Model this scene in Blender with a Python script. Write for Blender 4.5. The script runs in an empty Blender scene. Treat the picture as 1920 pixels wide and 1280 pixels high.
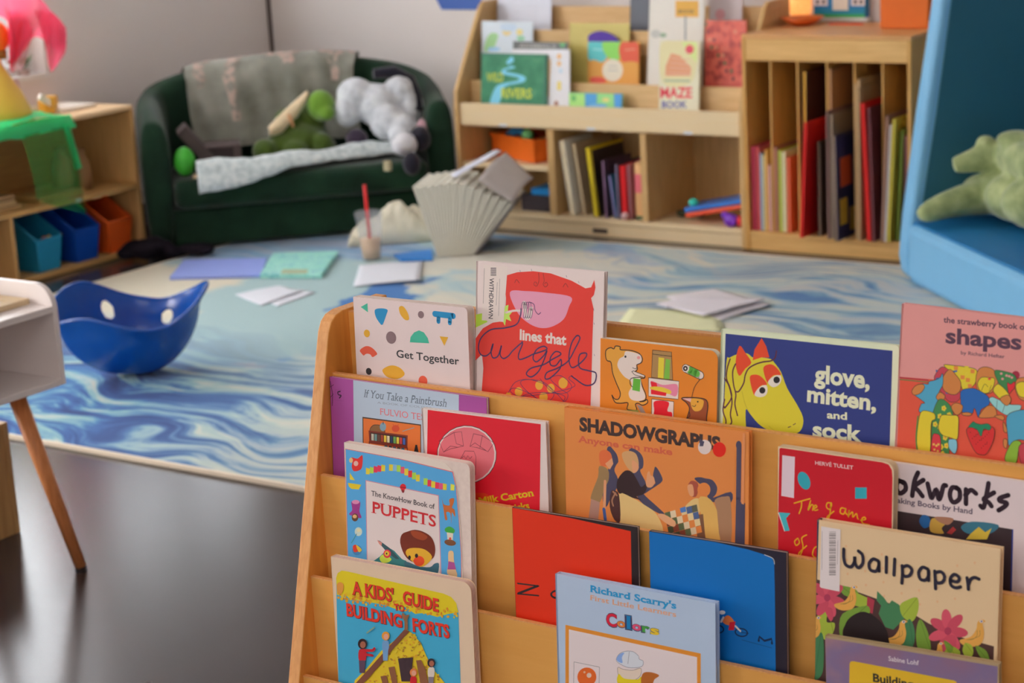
import bpy, bmesh, math, random
from math import sin, cos, pi, radians
from mathutils import Vector, Matrix, noise
random.seed(7)
sc = bpy.context.scene

# ------------------------------------------------------------------ camera
CAMH = 1.45
FPX = 3670.0                      # focal length in pixels of the 1920 px wide photograph
PITCH, ROLL, AZ = 0.25029, 0.05505, -0.60761
_fw = Vector((0, cos(PITCH), -sin(PITCH))); _rt = Vector((1, 0, 0)); _dn = Vector((0, -sin(PITCH), -cos(PITCH)))
_U = Vector((cos(AZ), sin(AZ), 0)); _W = Vector((-sin(AZ), cos(AZ), 0))
def _room(v): return Vector((v.dot(_U), v.dot(_W), v.z))
RT = _room(cos(ROLL) * _rt + sin(ROLL) * _dn)
DN = _room(-sin(ROLL) * _rt + cos(ROLL) * _dn)
FW = _room(_fw)
EYE = Vector((0, 0, CAMH))
cam_d = bpy.data.cameras.new('camera'); cam = bpy.data.objects.new('camera', cam_d)
sc.collection.objects.link(cam); sc.camera = cam
cam.matrix_world = Matrix(((RT.x, -DN.x, -FW.x, 0), (RT.y, -DN.y, -FW.y, 0), (RT.z, -DN.z, -FW.z, CAMH), (0, 0, 0, 1)))
cam_d.sensor_width = 36.0; cam_d.lens = FPX / 1920 * 36.0
cam_d.clip_start = 0.05; cam_d.clip_end = 60
cam_d.dof.use_dof = True; cam_d.dof.focus_distance = 2.42; cam_d.dof.aperture_fstop = 8.0

# measuring helpers: where the sight line of a photo pixel meets a plane of the room
def sight(x, y): return RT * ((x - 960) / FPX) + DN * ((y - 640) / FPX) + FW
def at_z(x, y, z=0.0):
    d = sight(x, y); return EYE + d * ((z - CAMH) / d.z)
def at_y(x, y, Y):
    d = sight(x, y); return EYE + d * (Y / d.y)
def at_x(x, y, X):
    d = sight(x, y); return EYE + d * (X / d.x)
def at_plane(x, y, P, n):
    d = sight(x, y); return EYE + d * ((P - EYE).dot(n) / d.dot(n))

# ------------------------------------------------------------------ world, lights, exposure
world = bpy.data.worlds.new('world'); sc.world = world; world.use_nodes = True
wn = world.node_tree.nodes; wn['Background'].inputs[0].default_value = (1.0, 0.945, 0.915, 1); wn['Background'].inputs[1].default_value = 0.68
def area(name, loc, target, sx, sy, power, col):
    l = bpy.data.lights.new(name, 'AREA'); l.shape = 'RECTANGLE'; l.size = sx; l.size_y = sy; l.energy = power; l.color = col
    o = bpy.data.objects.new(name, l); sc.collection.objects.link(o); o.location = loc
    o.rotation_euler = (Vector(target) - Vector(loc)).to_track_quat('-Z', 'Y').to_euler(); return o
area('window_daylight_rear', (-5.86, 4.1, 1.55), (0, 4.1, 1.4), 2.0, 1.1, 46, (0.92, 0.96, 1.0))
area('window_daylight_front', (-5.86, 0.4, 1.55), (0, 0.6, 1.3), 3.3, 1.3, 132, (1.0, 0.96, 0.92))
area('window_daylight_corner', (-5.86, 5.81, 1.24), (0, 5.81, 1.24), 1.04, .55, 5.5, (0.88, 0.94, 1.0))
area('added_fill_light', (-1.0, 0.6, 2.6), (-1.6, 1.6, 0), 1.6, 1.2, 22, (1.0, 0.93, 0.88))  # unseen overhead lamp, added as fill to brighten the desk and nearby faces
sc.view_settings.view_transform = 'Standard'; sc.view_settings.look = 'None'
sc.view_settings.gamma = 1.0; sc.view_settings.use_curve_mapping = False
sc.view_settings.exposure = 0.10

# ------------------------------------------------------------------ materials
def lin(c):
    c = c / 255.0
    return c / 12.92 if c <= 0.04045 else ((c + 0.055) / 1.055) ** 2.4
LIGHT = 0.62                       # how bright a white surface reads in the photograph
_mats = {}
def alb(rgb, k=None):
    k = LIGHT if k is None else k
    v = [lin(c) / k for c in rgb]; s = min(1.0, 0.9 / max(v + [1e-6]))
    return tuple(max(0.003, c * s) for c in v) + (1,)
def M(rgb, rough=0.55, k=None, metal=0.0, spec=0.4, var=0.06, scale=18, bump=0.0, trans=0.0, alpha=1.0, sheen=0.0, emit=0):
    key = (rgb, rough, k, metal, spec, var, scale, bump, trans, alpha, sheen, emit)
    if key in _mats: return _mats[key]
    m = bpy.data.materials.new('paint_%d_%d_%d' % rgb); m.use_nodes = True
    nt = m.node_tree; p = nt.nodes['Principled BSDF']
    base = alb(rgb, k)
    p.inputs['Roughness'].default_value = rough; p.inputs['Metallic'].default_value = metal
    p.inputs['Specular IOR Level'].default_value = spec
    p.inputs['Transmission Weight'].default_value = trans; p.inputs['Alpha'].default_value = alpha
    p.inputs['Sheen Weight'].default_value = sheen
    if var > 0 or bump > 0:
        tc = nt.nodes.new('ShaderNodeTexCoord'); nz = nt.nodes.new('ShaderNodeTexNoise')
        nz.inputs['Scale'].default_value = scale; nz.inputs['Detail'].default_value = 3
        nt.links.new(tc.outputs['Object'], nz.inputs['Vector'])
        mx = nt.nodes.new('ShaderNodeMix'); mx.data_type = 'RGBA'
        mx.inputs[6].default_value = tuple(c * (1 - var) for c in base[:3]) + (1,)
        mx.inputs[7].default_value = tuple(min(.95, c * (1 + var)) for c in base[:3]) + (1,)
        nt.links.new(nz.outputs['Fac'], mx.inputs[0]); nt.links.new(mx.outputs[2], p.inputs['Base Color'])
        if bump > 0:
            b = nt.nodes.new('ShaderNodeBump'); b.inputs['Strength'].default_value = bump; b.inputs['Distance'].default_value = 0.01
            nt.links.new(nz.outputs['Fac'], b.inputs['Height']); nt.links.new(b.outputs['Normal'], p.inputs['Normal'])
    else: p.inputs['Base Color'].default_value = base
    if emit:
        p.inputs['Emission Color'].default_value = base; p.inputs['Emission Strength'].default_value = emit
    _mats[key] = m; return m
def ramp_mat(name, stops, scale=(1, 1, 1), nscale=5, detail=4, dist=0.0, rough=0.5, spec=0.4, bump=0.0, k=None, coord='Object', rot=(0, 0, 0), sheen=0.0):
    if name in _mats: return _mats[name]
    m = bpy.data.materials.new(name); m.use_nodes = True; nt = m.node_tree; p = nt.nodes['Principled BSDF']
    tc = nt.nodes.new('ShaderNodeTexCoord'); mp = nt.nodes.new('ShaderNodeMapping'); nz = nt.nodes.new('ShaderNodeTexNoise'); cr = nt.nodes.new('ShaderNodeValToRGB')
    mp.inputs['Scale'].default_value = scale; mp.inputs['Rotation'].default_value = rot
    nz.inputs['Scale'].default_value = nscale; nz.inputs['Detail'].default_value = detail; nz.inputs['Distortion'].default_value = dist
    nt.links.new(tc.outputs[coord], mp.inputs[0]); nt.links.new(mp.outputs[0], nz.inputs['Vector']); nt.links.new(nz.outputs['Fac'], cr.inputs[0]); nt.links.new(cr.outputs[0], p.inputs['Base Color'])
    e = cr.color_ramp.elements
    while len(e) > 1: e.remove(e[-1])
    e[0].position = stops[0][0]; e[0].color = alb(stops[0][1], k)
    for s, c in stops[1:]:
        q = e.new(s); q.color = alb(c, k)
    p.inputs['Roughness'].default_value = rough; p.inputs['Specular IOR Level'].default_value = spec; p.inputs['Sheen Weight'].default_value = sheen
    if bump:
        b = nt.nodes.new('ShaderNodeBump'); b.inputs['Strength'].default_value = bump; b.inputs['Distance'].default_value = 0.01
        nt.links.new(nz.outputs['Fac'], b.inputs['Height']); nt.links.new(b.outputs['Normal'], p.inputs['Normal'])
    _mats[name] = m; return m
def wood(name, a, b, scale, rough=0.42, k=None): return ramp_mat(name, [(0.3, a), (0.7, b)], scale=scale, nscale=6, detail=5, dist=0.4, rough=rough, k=k)

# ------------------------------------------------------------------ objects
def link(o): sc.collection.objects.link(o); return o
def thing(name, loc, label, cat, group=None):
    o = bpy.data.objects.new(name, None); link(o); o.location = loc; o.empty_display_size = 0.05
    o['label'] = label; o['category'] = cat
    if group: o['group'] = group
    return o
def root_loc(o):
    while o.parent: o = o.parent
    return Vector(o.location)
class MB:
    """collects geometry in room coordinates, several materials, one mesh"""
    def __init__(s): s.v = []; s.f = []; s.m = []; s.mats = []; s.sm = []
    def mi(s, m):
        if m not in s.mats: s.mats.append(m)
        return s.mats.index(m)
    def add(s, vs, fs, m, smooth=False):
        o = len(s.v); k = s.mi(m); s.v += [Vector(v) for v in vs]
        for f in fs: s.f.append([i + o for i in f]); s.m.append(k); s.sm.append(smooth)
        return s
    def box(s, a, b, m, F=None):
        """axis box from corner a to corner b, optionally through the matrix F"""
        (x0, y0, z0), (x1, y1, z1) = a, b
        x0, x1 = sorted((x0, x1)); y0, y1 = sorted((y0, y1)); z0, z1 = sorted((z0, z1))
        vs = [Vector(p) for p in ((x0, y0, z0), (x1, y0, z0), (x1, y1, z0), (x0, y1, z0), (x0, y0, z1), (x1, y0, z1), (x1, y1, z1), (x0, y1, z1))]
        if F: vs = [F @ v for v in vs]
        return s.add(vs, [(0, 3, 2, 1), (4, 5, 6, 7), (0, 1, 5, 4), (1, 2, 6, 5), (2, 3, 7, 6), (3, 0, 4, 7)], m)
    def prism(s, pts, d, m, smooth=False):
        """closed polygon of 3-D points pushed along d"""
        n = len(pts); d = Vector(d); p = [Vector(q) for q in pts]
        return s.add(p + [q + d for q in p], [list(range(n))[::-1], list(range(n, 2 * n))] + [(i, (i + 1) % n, n + (i + 1) % n, n + i) for i in range(n)], m, smooth)
    def tube(s, path, r, m, n=10, caps=True, flat=1.0):
        path = [Vector(p) for p in path]; N = len(path)
        rs = r if isinstance(r, (list, tuple)) else [r] * N
        vs = []; fs = []; ref = None
        for i, p in enumerate(path):
            t = (path[min(i + 1, N - 1)] - path[max(i - 1, 0)]).normalized()
            if ref is None: ref = Vector((0, 0, 1)) if abs(t.z) < 0.9 else Vector((1, 0, 0))
            a = t.cross(ref).normalized(); b = a.cross(t).normalized(); ref = b
            for k in range(n):
                th = 2 * pi * k / n; vs.append(p + a * cos(th) * rs[i] + b * sin(th) * rs[i] * flat)
        for i in range(N - 1):
            for k in range(n):
                fs.append((i * n + k, i * n + (k + 1) % n, (i + 1) * n + (k + 1) % n, (i + 1) * n + k))
        if caps: fs += [list(range(n))[::-1], list(range((N - 1) * n, N * n))]
        return s.add(vs, fs, m, True)
    def lathe(s, prof, c, m, n=28, axis=None):
        c = Vector(c); vs = []; fs = []
        for r, z in prof:
            for k in range(n):
                th = 2 * pi * k / n; v = Vector((r * cos(th), r * sin(th), z))
                vs.append(c + (axis @ v if axis else v))
        for i in range(len(prof) - 1):
            for k in range(n): fs.append((i * n + k, i * n + (k + 1) % n, (i + 1) * n + (k + 1) % n, (i + 1) * n + k))
        return s.add(vs, fs, m, True)
    def ball(s, c, r, m, F=None, n=14):
        c = Vector(c); r = r if isinstance(r, (tuple, list)) else (r, r, r); vs = []; fs = []
        for i in range(n + 1):
            ph = pi * i / n
            for k in range(2 * n):
                th = pi * k / n; v = Vector((r[0] * sin(ph) * cos(th), r[1] * sin(ph) * sin(th), r[2] * cos(ph)))
                vs.append(c + (F @ v if F else v))
        for i in range(n):
            for k in range(2 * n): fs.append((i * 2 * n + k, (i + 1) * 2 * n + k, (i + 1) * 2 * n + (k + 1) % (2 * n), i * 2 * n + (k + 1) % (2 * n)))
        return s.add(vs, fs, m, True)
    def grid(s, fn, nu, nv, m, smooth=True):
        vs = [fn(i / nu, j / nv) for j in range(nv + 1) for i in range(nu + 1)]
        fs = [(j * (nu + 1) + i, j * (nu + 1) + i + 1, (j + 1) * (nu + 1) + i + 1, (j + 1) * (nu + 1) + i) for j in range(nv) for i in range(nu)]
        return s.add(vs, fs, m, smooth)
    def build(s, name, parent=None, bevel=0.0, remesh=0.0, smooth_it=0, solid=0.0, weld=False, subsurf=0, noise_amt=0.0, loc=None):
        base = root_loc(parent) if parent else (Vector(loc) if loc is not None else sum(s.v, Vector()) / max(1, len(s.v)))
        if not parent and loc is None: base.z = min(v.z for v in s.v)
        me = bpy.data.meshes.new(name); me.from_pydata([v - base for v in s.v], [], s.f)
        for m in s.mats: me.materials.append(m)
        me.polygons.foreach_set('material_index', s.m); me.polygons.foreach_set('use_smooth', s.sm)
        o = link(bpy.data.objects.new(name, me))
        if parent: o.parent = parent
        else: o.location = base
        if weld:
            b = bmesh.new(); b.from_mesh(me); bmesh.ops.remove_doubles(b, verts=b.verts, dist=1e-5); bmesh.ops.recalc_face_normals(b, faces=b.faces); b.to_mesh(me); b.free()
        if solid: q = o.modifiers.new('solid', 'SOLIDIFY'); q.thickness = solid; q.offset = 0
        if remesh:
            q = o.modifiers.new('remesh', 'REMESH'); q.mode = 'VOXEL'; q.voxel_size = remesh; q.use_smooth_shade = True
        if smooth_it: q = o.modifiers.new('smooth', 'SMOOTH'); q.iterations = smooth_it; q.factor = 0.6
        if noise_amt:
            t = bpy.data.textures.new(name + '_fur', 'CLOUDS'); t.noise_scale = 0.012
            q = o.modifiers.new('fur', 'DISPLACE'); q.texture = t; q.strength = noise_amt
        if bevel: q = o.modifiers.new('bevel', 'BEVEL'); q.width = bevel; q.segments = 3; q.limit_method = 'ANGLE'; q.angle_limit = radians(40); q.harden_normals = False
        if subsurf: q = o.modifiers.new('sub', 'SUBSURF'); q.levels = subsurf; q.render_levels = subsurf
        return o
def tag(o, label=None, cat=None, group=None, kind=None):
    if label: o['label'] = label
    if cat: o['category'] = cat
    if group: o['group'] = group
    if kind: o['kind'] = kind
    return o
def V3(*a): return Vector(a)
def frame(o, ex, ey, ez):
    return Matrix(((ex.x, ey.x, ez.x, o.x), (ex.y, ey.y, ez.y, o.y), (ex.z, ey.z, ez.z, o.z), (0, 0, 0, 1)))
def rotz(a): return Matrix.Rotation(a, 4, 'Z')
def smoothpts(pts, closed=False, k=6):
    n = len(pts)
    if n < 3: return list(pts)
    out = []
    for i in range(n if closed else n - 1):
        if closed: a, b, c, d = (pts[(i + j) % n] for j in (-1, 0, 1, 2))
        else: a, b, c, d = pts[max(i - 1, 0)], pts[i], pts[i + 1], pts[min(i + 2, n - 1)]
        for t in range(k):
            t /= k
            out.append(tuple(0.5 * (2 * q + (r - p) * t + (2 * p - 5 * q + 4 * r - s_) * t * t + (3 * q - p - 3 * r + s_) * t ** 3) for p, q, r, s_ in zip(a, b, c, d)))
    if not closed: out.append(tuple(pts[-1]))
    return out
# ------------------------------------------------------------------ lettering and printed art
_glyph = {}
def glyphs(s, bold, serif):
    key = (s, bold, serif)
    if key in _glyph: return _glyph[key]
    cu = bpy.data.curves.new('t', 'FONT'); cu.body = s; cu.offset = bold; cu.resolution_u = 3; cu.fill_mode = 'FRONT'
    o = bpy.data.objects.new('t', cu); link(o)
    dg = bpy.context.evaluated_depsgraph_get(); ev = o.evaluated_get(dg); me = ev.to_mesh()
    vs = [Vector((v.co.x, v.co.y)) for v in me.vertices]; fs = [list(p.vertices) for p in me.polygons]
    ec = {}
    for f in fs:
        for i in range(len(f)):
            e = tuple(sorted((f[i], f[(i + 1) % len(f)]))); ec[e] = ec.get(e, 0) + 1
    slabs = []
    if serif:
        tops = {}
        for e, c in ec.items():
            if c != 1: continue
            a, b = vs[e[0]], vs[e[1]]
            if abs(a.y - b.y) < 0.004 and 0.03 < abs(a.x - b.x) < 0.2:
                y = a.y
                if y < 0.12 or y > 0.4: slabs.append((min(a.x, b.x) - serif, max(a.x, b.x) + serif, y, 1 if y < 0.25 else -1))
        for x0, x1, y, d in slabs:
            k = len(vs); h = max(.03, serif * 0.45)
            vs += [Vector((x0, y)), Vector((x1, y)), Vector((x1, y + d * h)), Vector((x0, y + d * h))]; fs.append([k, k + 1, k + 2, k + 3])
    ev.to_mesh_clear(); bpy.data.objects.remove(o); bpy.data.curves.remove(cu)
    x0 = min(v.x for v in vs); x1 = max(v.x for v in vs)
    _glyph[key] = (vs, fs, x0, x1); return _glyph[key]
CAP = 0.729
class Art:
    """prints on a plane: shapes are given as seen in the photograph and laid on the cover"""
    def __init__(s, mb, O, eu, ev, en, k=None):
        s.mb, s.O, s.eu, s.ev, s.en = mb, O, eu, ev, en; s.L = 0.0001; s.vw = (0, 0, 1); s.k = k; s.box = None
    def v(s, ox, oy, sc_): s.vw = (ox, oy, sc_); return s
    def P(s, x, y):
        ox, oy, q = s.vw; X = at_plane(ox + x * q, oy + y * q, s.O, s.en) - s.O
        return X.dot(s.eu), X.dot(s.ev)
    def put(s, uv): return s.O + s.eu * uv[0] + s.ev * uv[1] + s.en * s.L
    def mat(s, c): return M(c, rough=0.42, k=s.k, var=0.0) if isinstance(c, tuple) else c
    def step(s): s.L += 0.000004
    def poly(s, pts, c, smooth=False, k=5):
        if smooth: pts = smoothpts(pts, True, k)
        s.step(); p = s.clip([s.P(*q) for q in pts])
        if len(p) < 3: return s
        A = sum(p[i][0] * p[(i + 1) % len(p)][1] - p[(i + 1) % len(p)][0] * p[i][1] for i in range(len(p)))
        if A > 0: p = p[::-1]
        s.mb.add([s.put(q) for q in p], [list(range(len(p)))], s.mat(c)); return s
    def clip(s, p):
        if not s.box: return p
        for ax, lim, sg in ((0, s.box[0], 1), (0, s.box[1], -1), (1, s.box[2], 1), (1, s.box[3], -1)):
            out = []
            for i in range(len(p)):
                a, b = p[i - 1], p[i]; da, db = (a[ax] - lim) * sg, (b[ax] - lim) * sg
                if (da >= 0) != (db >= 0):
                    t = da / (da - db); out.append((a[0] + (b[0] - a[0]) * t, a[1] + (b[1] - a[1]) * t))
                if db >= 0: out.append(b)
            p = out
            if len(p) < 3: return []
        return p
    def rect(s, x0, y0, x1, y1, c): return s.poly([(x0, y0), (x1, y0), (x1, y1), (x0, y1)], c)
    def uvpoly(s, p, c):
        s.step(); A = sum(p[i][0] * p[(i + 1) % len(p)][1] - p[(i + 1) % len(p)][0] * p[i][1] for i in range(len(p)))
        if A > 0: p = p[::-1]
        s.mb.add([s.put(q) for q in p], [list(range(len(p)))], s.mat(c)); return s
    def ell(s, cx, cy, rx, ry, c, rot=0, n=24):
        a = radians(rot)
        return s.poly([(cx + rx * cos(t) * cos(a) - ry * sin(t) * sin(a), cy + rx * cos(t) * sin(a) + ry * sin(t) * cos(a)) for t in (2 * pi * i / n for i in range(n))], c)
    def line(s, pts, w, c, smooth=True, closed=False):
        if smooth: pts = smoothpts(pts, closed, 6)
        if closed: pts = list(pts) + [pts[0]]
        s.step(); p = [Vector(s.P(*q)) for q in pts]
        r = (Vector(s.P(pts[0][0], pts[0][1] + w)) - Vector(s.P(*pts[0]))).length / 2
        vs = []; fs = []
        for i, q in enumerate(p):
            t = p[min(i + 1, len(p) - 1)] - p[max(i - 1, 0)]
            t = t.normalized() if t.length > 1e-9 else Vector((1, 0)); nn = Vector((-t.y, t.x)) * r
            vs += [s.put(q + nn), s.put(q - nn)]
            if i and (not s.box or (s.box[0] < (q.x + p[i - 1].x) / 2 < s.box[1] and s.box[2] < (q.y + p[i - 1].y) / 2 < s.box[3])): fs.append((2 * i - 2, 2 * i, 2 * i + 1, 2 * i - 1))
        m = s.mat(c); s.mb.add(vs, fs, m)
        for q in (p[0], p[-1]):
            if s.box and not (s.box[0] + r < q.x < s.box[1] - r and s.box[2] + r < q.y < s.box[3] - r): continue
            s.mb.add([s.put((q[0] + r * cos(2 * pi * i / 10), q[1] - r * sin(2 * pi * i / 10))) for i in range(10)], [list(range(10))], m)
        return s
    def outl(s, pts, c, lc, w, smooth=True, k=5):
        s.poly(pts, c, smooth, k); return s.line(pts, w, lc, smooth, True)
    def text(s, t, x0, y0, x1, y1, h, c, bold=0.0, serif=0.0, shear=0.0):
        s.step(); a = Vector(s.P(x0, y0)); b = Vector(s.P(x1, y1)); e1 = (b - a).normalized()
        e2 = Vector((e1.y, -e1.x))
        L = math.hypot(x1 - x0, y1 - y0); q = (x0 + (y1 - y0) / L * h, y0 - (x1 - x0) / L * h)
        H = abs((Vector(s.P(*q)) - a).dot(e2))
        vs, fs, g0, g1 = glyphs(t, bold, serif); kx = (b - a).length / (g1 - g0); ky = H / CAP
        w = [a + e1 * ((v.x - g0) * kx + v.y * ky * shear) + e2 * (v.y * ky) for v in vs]
        s.mb.add([s.put(q) for q in w], fs, s.mat(c)); return s
def rounded(w, h, rtl, rtr, rbr, rbl, n=6):
    out = []
    for cx, cy, r, a0 in ((rtl, rtl, rtl, 180), (w - rtr, rtr, rtr, 270), (w - rbr, h - rbr, rbr, 0), (rbl, h - rbl, rbl, 90)):
        if r <= 0: out.append((cx, cy)); continue
        for i in range(n + 1):
            a = radians(a0 + 90 * i / n); out.append((cx + r * cos(a), cy + r * sin(a)))
    return out
PAGE = (205, 194, 178)
def book(name, label, cat, y0, z0, lean, TL, TR, zbot, T, cover, art=None, kind='hard', group=None, r=0.0, page=PAGE, spine=None, outline=None, k=None, yaw=0.0, tl=0.0, rough=0.38, w=None, parts=True, back=None):
    """one book standing face out; its front plane passes (y0, z0) and leans back"""
    en = Vector((0, -cos(lean), sin(lean))); en = Matrix.Rotation(yaw, 3, 'Z') @ en
    Q = Vector((at_y(TL[0], TL[1], y0).x, y0, z0))
    A = at_plane(TL[0], TL[1], Q, en); Bp = at_plane(TR[0], TR[1], Q, en)
    eu = (Bp - A).normalized(); ev = en.cross(eu).normalized()
    if ev.z > 0: ev = -ev
    W = w or (Bp - A).length; H = (A.z - zbot + min(0, eu.z * W)) / abs(ev.z)
    foot = A + ev * H + eu * W / 2 - en * T / 2
    t = thing(name, foot, label, cat, group)
    pt = lambda u, v, n: A + eu * u + ev * v + en * n
    bm_ = M(cover, rough=rough, k=k, var=0.03, scale=30); pm = M(page, rough=0.8, k=k, var=0.12, scale=160)
    sp = M(spine, rough=rough, k=k, var=0.03) if spine else bm_
    bk = M(back, rough=rough, k=k, var=0.03) if back else bm_
    c = MB(); tb = 0.0022 if kind == 'hard' else 0.0007
    o2 = rounded(W, H, tl, r, r, tl) if not outline else None
    if outline:
        pp = [at_plane(x, y, A, en) - A for x, y in outline]; o2 = [(q.dot(eu), q.dot(ev)) for q in pp]
        A2 = sum(o2[i][0] * o2[(i + 1) % len(o2)][1] - o2[(i + 1) % len(o2)][0] * o2[i][1] for i in range(len(o2)))
        if A2 < 0: o2 = o2[::-1]
        bo = rounded(W, H, tl, r, r, tl)
    else: bo = o2
    if kind == 'board':
        pg = MB(); inner = rounded(W - 0.0015, H, tl, r, r, tl)
        c.prism([pt(u, v, 0) for u, v in o2], -en * tb, bm_)
        c.prism([pt(u, v, -T + tb) for u, v in bo], -en * tb, bk)
        c.prism([pt(0, 0, -tb), pt(0.0006, 0, -tb), pt(0.0006, H, -tb), pt(0, H, -tb)], -en * (T - 2 * tb), sp)
        n_ = max(3, int((T - 2 * tb) / 0.0018)); st = (T - 2 * tb) / n_
        for i in range(n_): pg.prism([pt(u + 0.0008, v + (0.0004 if i % 2 else 0), -tb - i * st) for u, v in inner], -en * st * 0.93, pm)
    else:
        ins = 0.003 if kind == 'hard' else 0.0006
        c.prism([pt(u, v, 0) for u, v in o2], -en * tb, bm_)
        c.prism([pt(u, v, -T + tb) for u, v in bo], -en * tb, bk)
        c.prism([pt(0, 0, 0), pt(tb, 0, 0), pt(tb, H, 0), pt(0, H, 0)], -en * T, sp)
        pg = MB(); n_ = max(2, int((T - 2 * tb) / 0.0012)); st = (T - 2 * tb) / n_
        for i in range(n_):
            e = ins + (0.0005 if i % 2 else 0)
            rr = max(0, r - ins)
            pg.prism([pt(u + tb, v + e, -tb - i * st) for u, v in rounded(W - tb - e, H - 2 * e, 0, rr, rr, 0)], -en * st * 0.96, pm)
    if art:
        ar = Art(c, A, eu, ev, en, k)
        if not outline: ar.box = (0.0003, W - 0.0003, 0.0003, H - 0.0003)
        art(ar, W, H)
    c.build('cover', t); pg.build('pages', t)
    return t
# ------------------------------------------------------------------ near book display
def build_display():
    W1 = wood('display_plywood', (204, 150, 78), (192, 138, 68), (1.2, 14, 14))
    W1s = wood('display_side', (196, 134, 62), (182, 118, 50), (14, 14, 1.2))
    We = wood('plywood_edge', (206, 152, 96), (184, 126, 74), (40, 40, 2))
    root = thing('display_bookshelf', (-0.95, 1.75, 0), 'tiered birch plywood display bookshelf in the foreground, filled with face-out picture books', 'bookshelf')
    X0, X1 = -1.53, -0.30
    prof = [(1.578, 0.0), (1.694, 0.444), (1.80, 0.856), (1.8045, 0.872), (1.811, 0.884), (1.821, 0.891), (1.835, 0.894), (1.925, 0.894), (1.925, 0.0)]
    for xa, xb in ((X0 - 0.018, X0), (X1, X1 + 0.018)):
        mb = MB(); n = len(prof); a = [(xa, y, z) for y, z in prof]; b = [(xb, y, z) for y, z in prof]
        mb.add(a, [list(range(n))], W1s); mb.add(b, [list(range(n))[::-1]], W1s)
        for i in range(n): j = (i + 1) % n; mb.add([a[i], a[j], b[j], b[i]], [(0, 1, 2, 3)], We)
        mb.build('side_panel', root, weld=True, bevel=.0015)
    L = [(1.845, 0.890), (1.805, 0.820), (1.767, 0.698), (1.733, 0.575), (1.703, 0.453), (1.673, 0.331), (1.643, 0.209)]
    for i, (y, z) in enumerate(L):
        mb = MB(); b = L[i + 1][1] - 0.12 if i + 1 < len(L) else 0.02
        mb.box((X0, y, b), (X1, y + 0.006, z), W1)
        mb.box((X0, y - 0.0002, z - 0.001), (X1, y + 0.0062, z + 0.0006), We)
        o = mb.build('tier_panel', root)
        if i in (1, 2):
            sm = M((120, 112, 100), rough=0.35, metal=0.6, var=0)
            for px_ in ([(1035, 879), (1433, 942)] if i == 1 else [(1752, 1180)]):
                p = at_y(px_[0], px_[1], y); s = MB()
                s.lathe([(0.0001, -0.0022), (0.0024, -0.002), (0.0042, 0.0)], p, sm, axis=Matrix.Rotation(-pi / 2, 3, 'X') @ Matrix.Scale(-1, 3, Vector((0, 0, 1))))
                s.build('screw', o)
        if i:
            f = MB(); f.box((X0, y + 0.006, z - 0.123), (X1, L[i - 1][0], z - 0.120), W1); f.build('shelf_ledge', root)
    mb = MB(); mb.box((X0, 1.905, 0.02), (X1, 1.915, 0.892), W1); mb.box((X0, 1.9045, 0.890), (X1, 1.9155, 0.893), We); mb.build('back_panel', root)
build_display()

# ------------------------------------------------------------------ the covers
K_ = (35, 30, 34)
def art_get(a, W, H):
    a.v(560, 560, .15625)
    T, B, Y, G, BK, R, WH = (58, 160, 134), (28, 124, 172), (218, 165, 48), (118, 96, 100), (44, 40, 44), (226, 92, 66), (205, 190, 188)
    a.poly([(745, 98), (826, 52), (832, 162)], T)
    a.poly([(912, 150), (930, 122), (985, 114), (1045, 120), (1068, 140), (1060, 170), (1018, 290), (1000, 312), (980, 300), (930, 225)], B, True)
    a.poly([(1228, 86), (1265, 100), (1310, 170), (1326, 240), (1300, 258), (1262, 240), (1218, 180), (1204, 110)], Y, True)
    a.ell(1468, 190, 36, 44, G, -10); a.ell(819, 415, 36, 46, Y, -10); a.ell(1110, 465, 60, 75, G, -12)
    a.ell(842, 870, 34, 42, BK, -12)
    a.poly([(735, 622), (762, 590), (820, 566), (885, 590), (942, 655), (920, 682), (886, 698), (860, 668), (826, 658), (800, 665), (782, 680), (755, 655)], R, True)
    a.poly([(1005, 862), (1050, 818), (1130, 798), (1220, 830), (1272, 895), (1240, 940), (1160, 962), (1060, 935)], Y, True)
    a.v(560, 480, .328)
    a.poly([(636, 492), (640, 462), (660, 436), (688, 424), (716, 436), (738, 468), (746, 498)], T)
    a.line([(778, 330), (884, 342)], 34, B, False); a.line([(800, 345), (799, 374)], 26, B, False); a.line([(866, 350), (864, 382)], 26, B, False)
    a.poly([(806, 458), (855, 463), (833, 512)], Y); a.ell(711, 713, 25, 30, R, -10); a.ell(822, 790, 24, 32, Y)
    a.ell(560, 800, 22, 26, B); a.poly([(400, 760), (460, 770), (420, 820)], T)
    a.text('Get Together', 560, 577, 918, 621, 44, (50, 50, 52), 0.014)
book('picture_book', 'thick white board book "Get Together" with coloured shapes, leftmost on the top tier', 'book',
     1.8125, .70, .05, (662, 556), (876, 577), .7032, .0145, (200, 184, 183), art_get, 'board', r=.006, page=(186, 172, 165), group='picture books on the near display')

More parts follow.
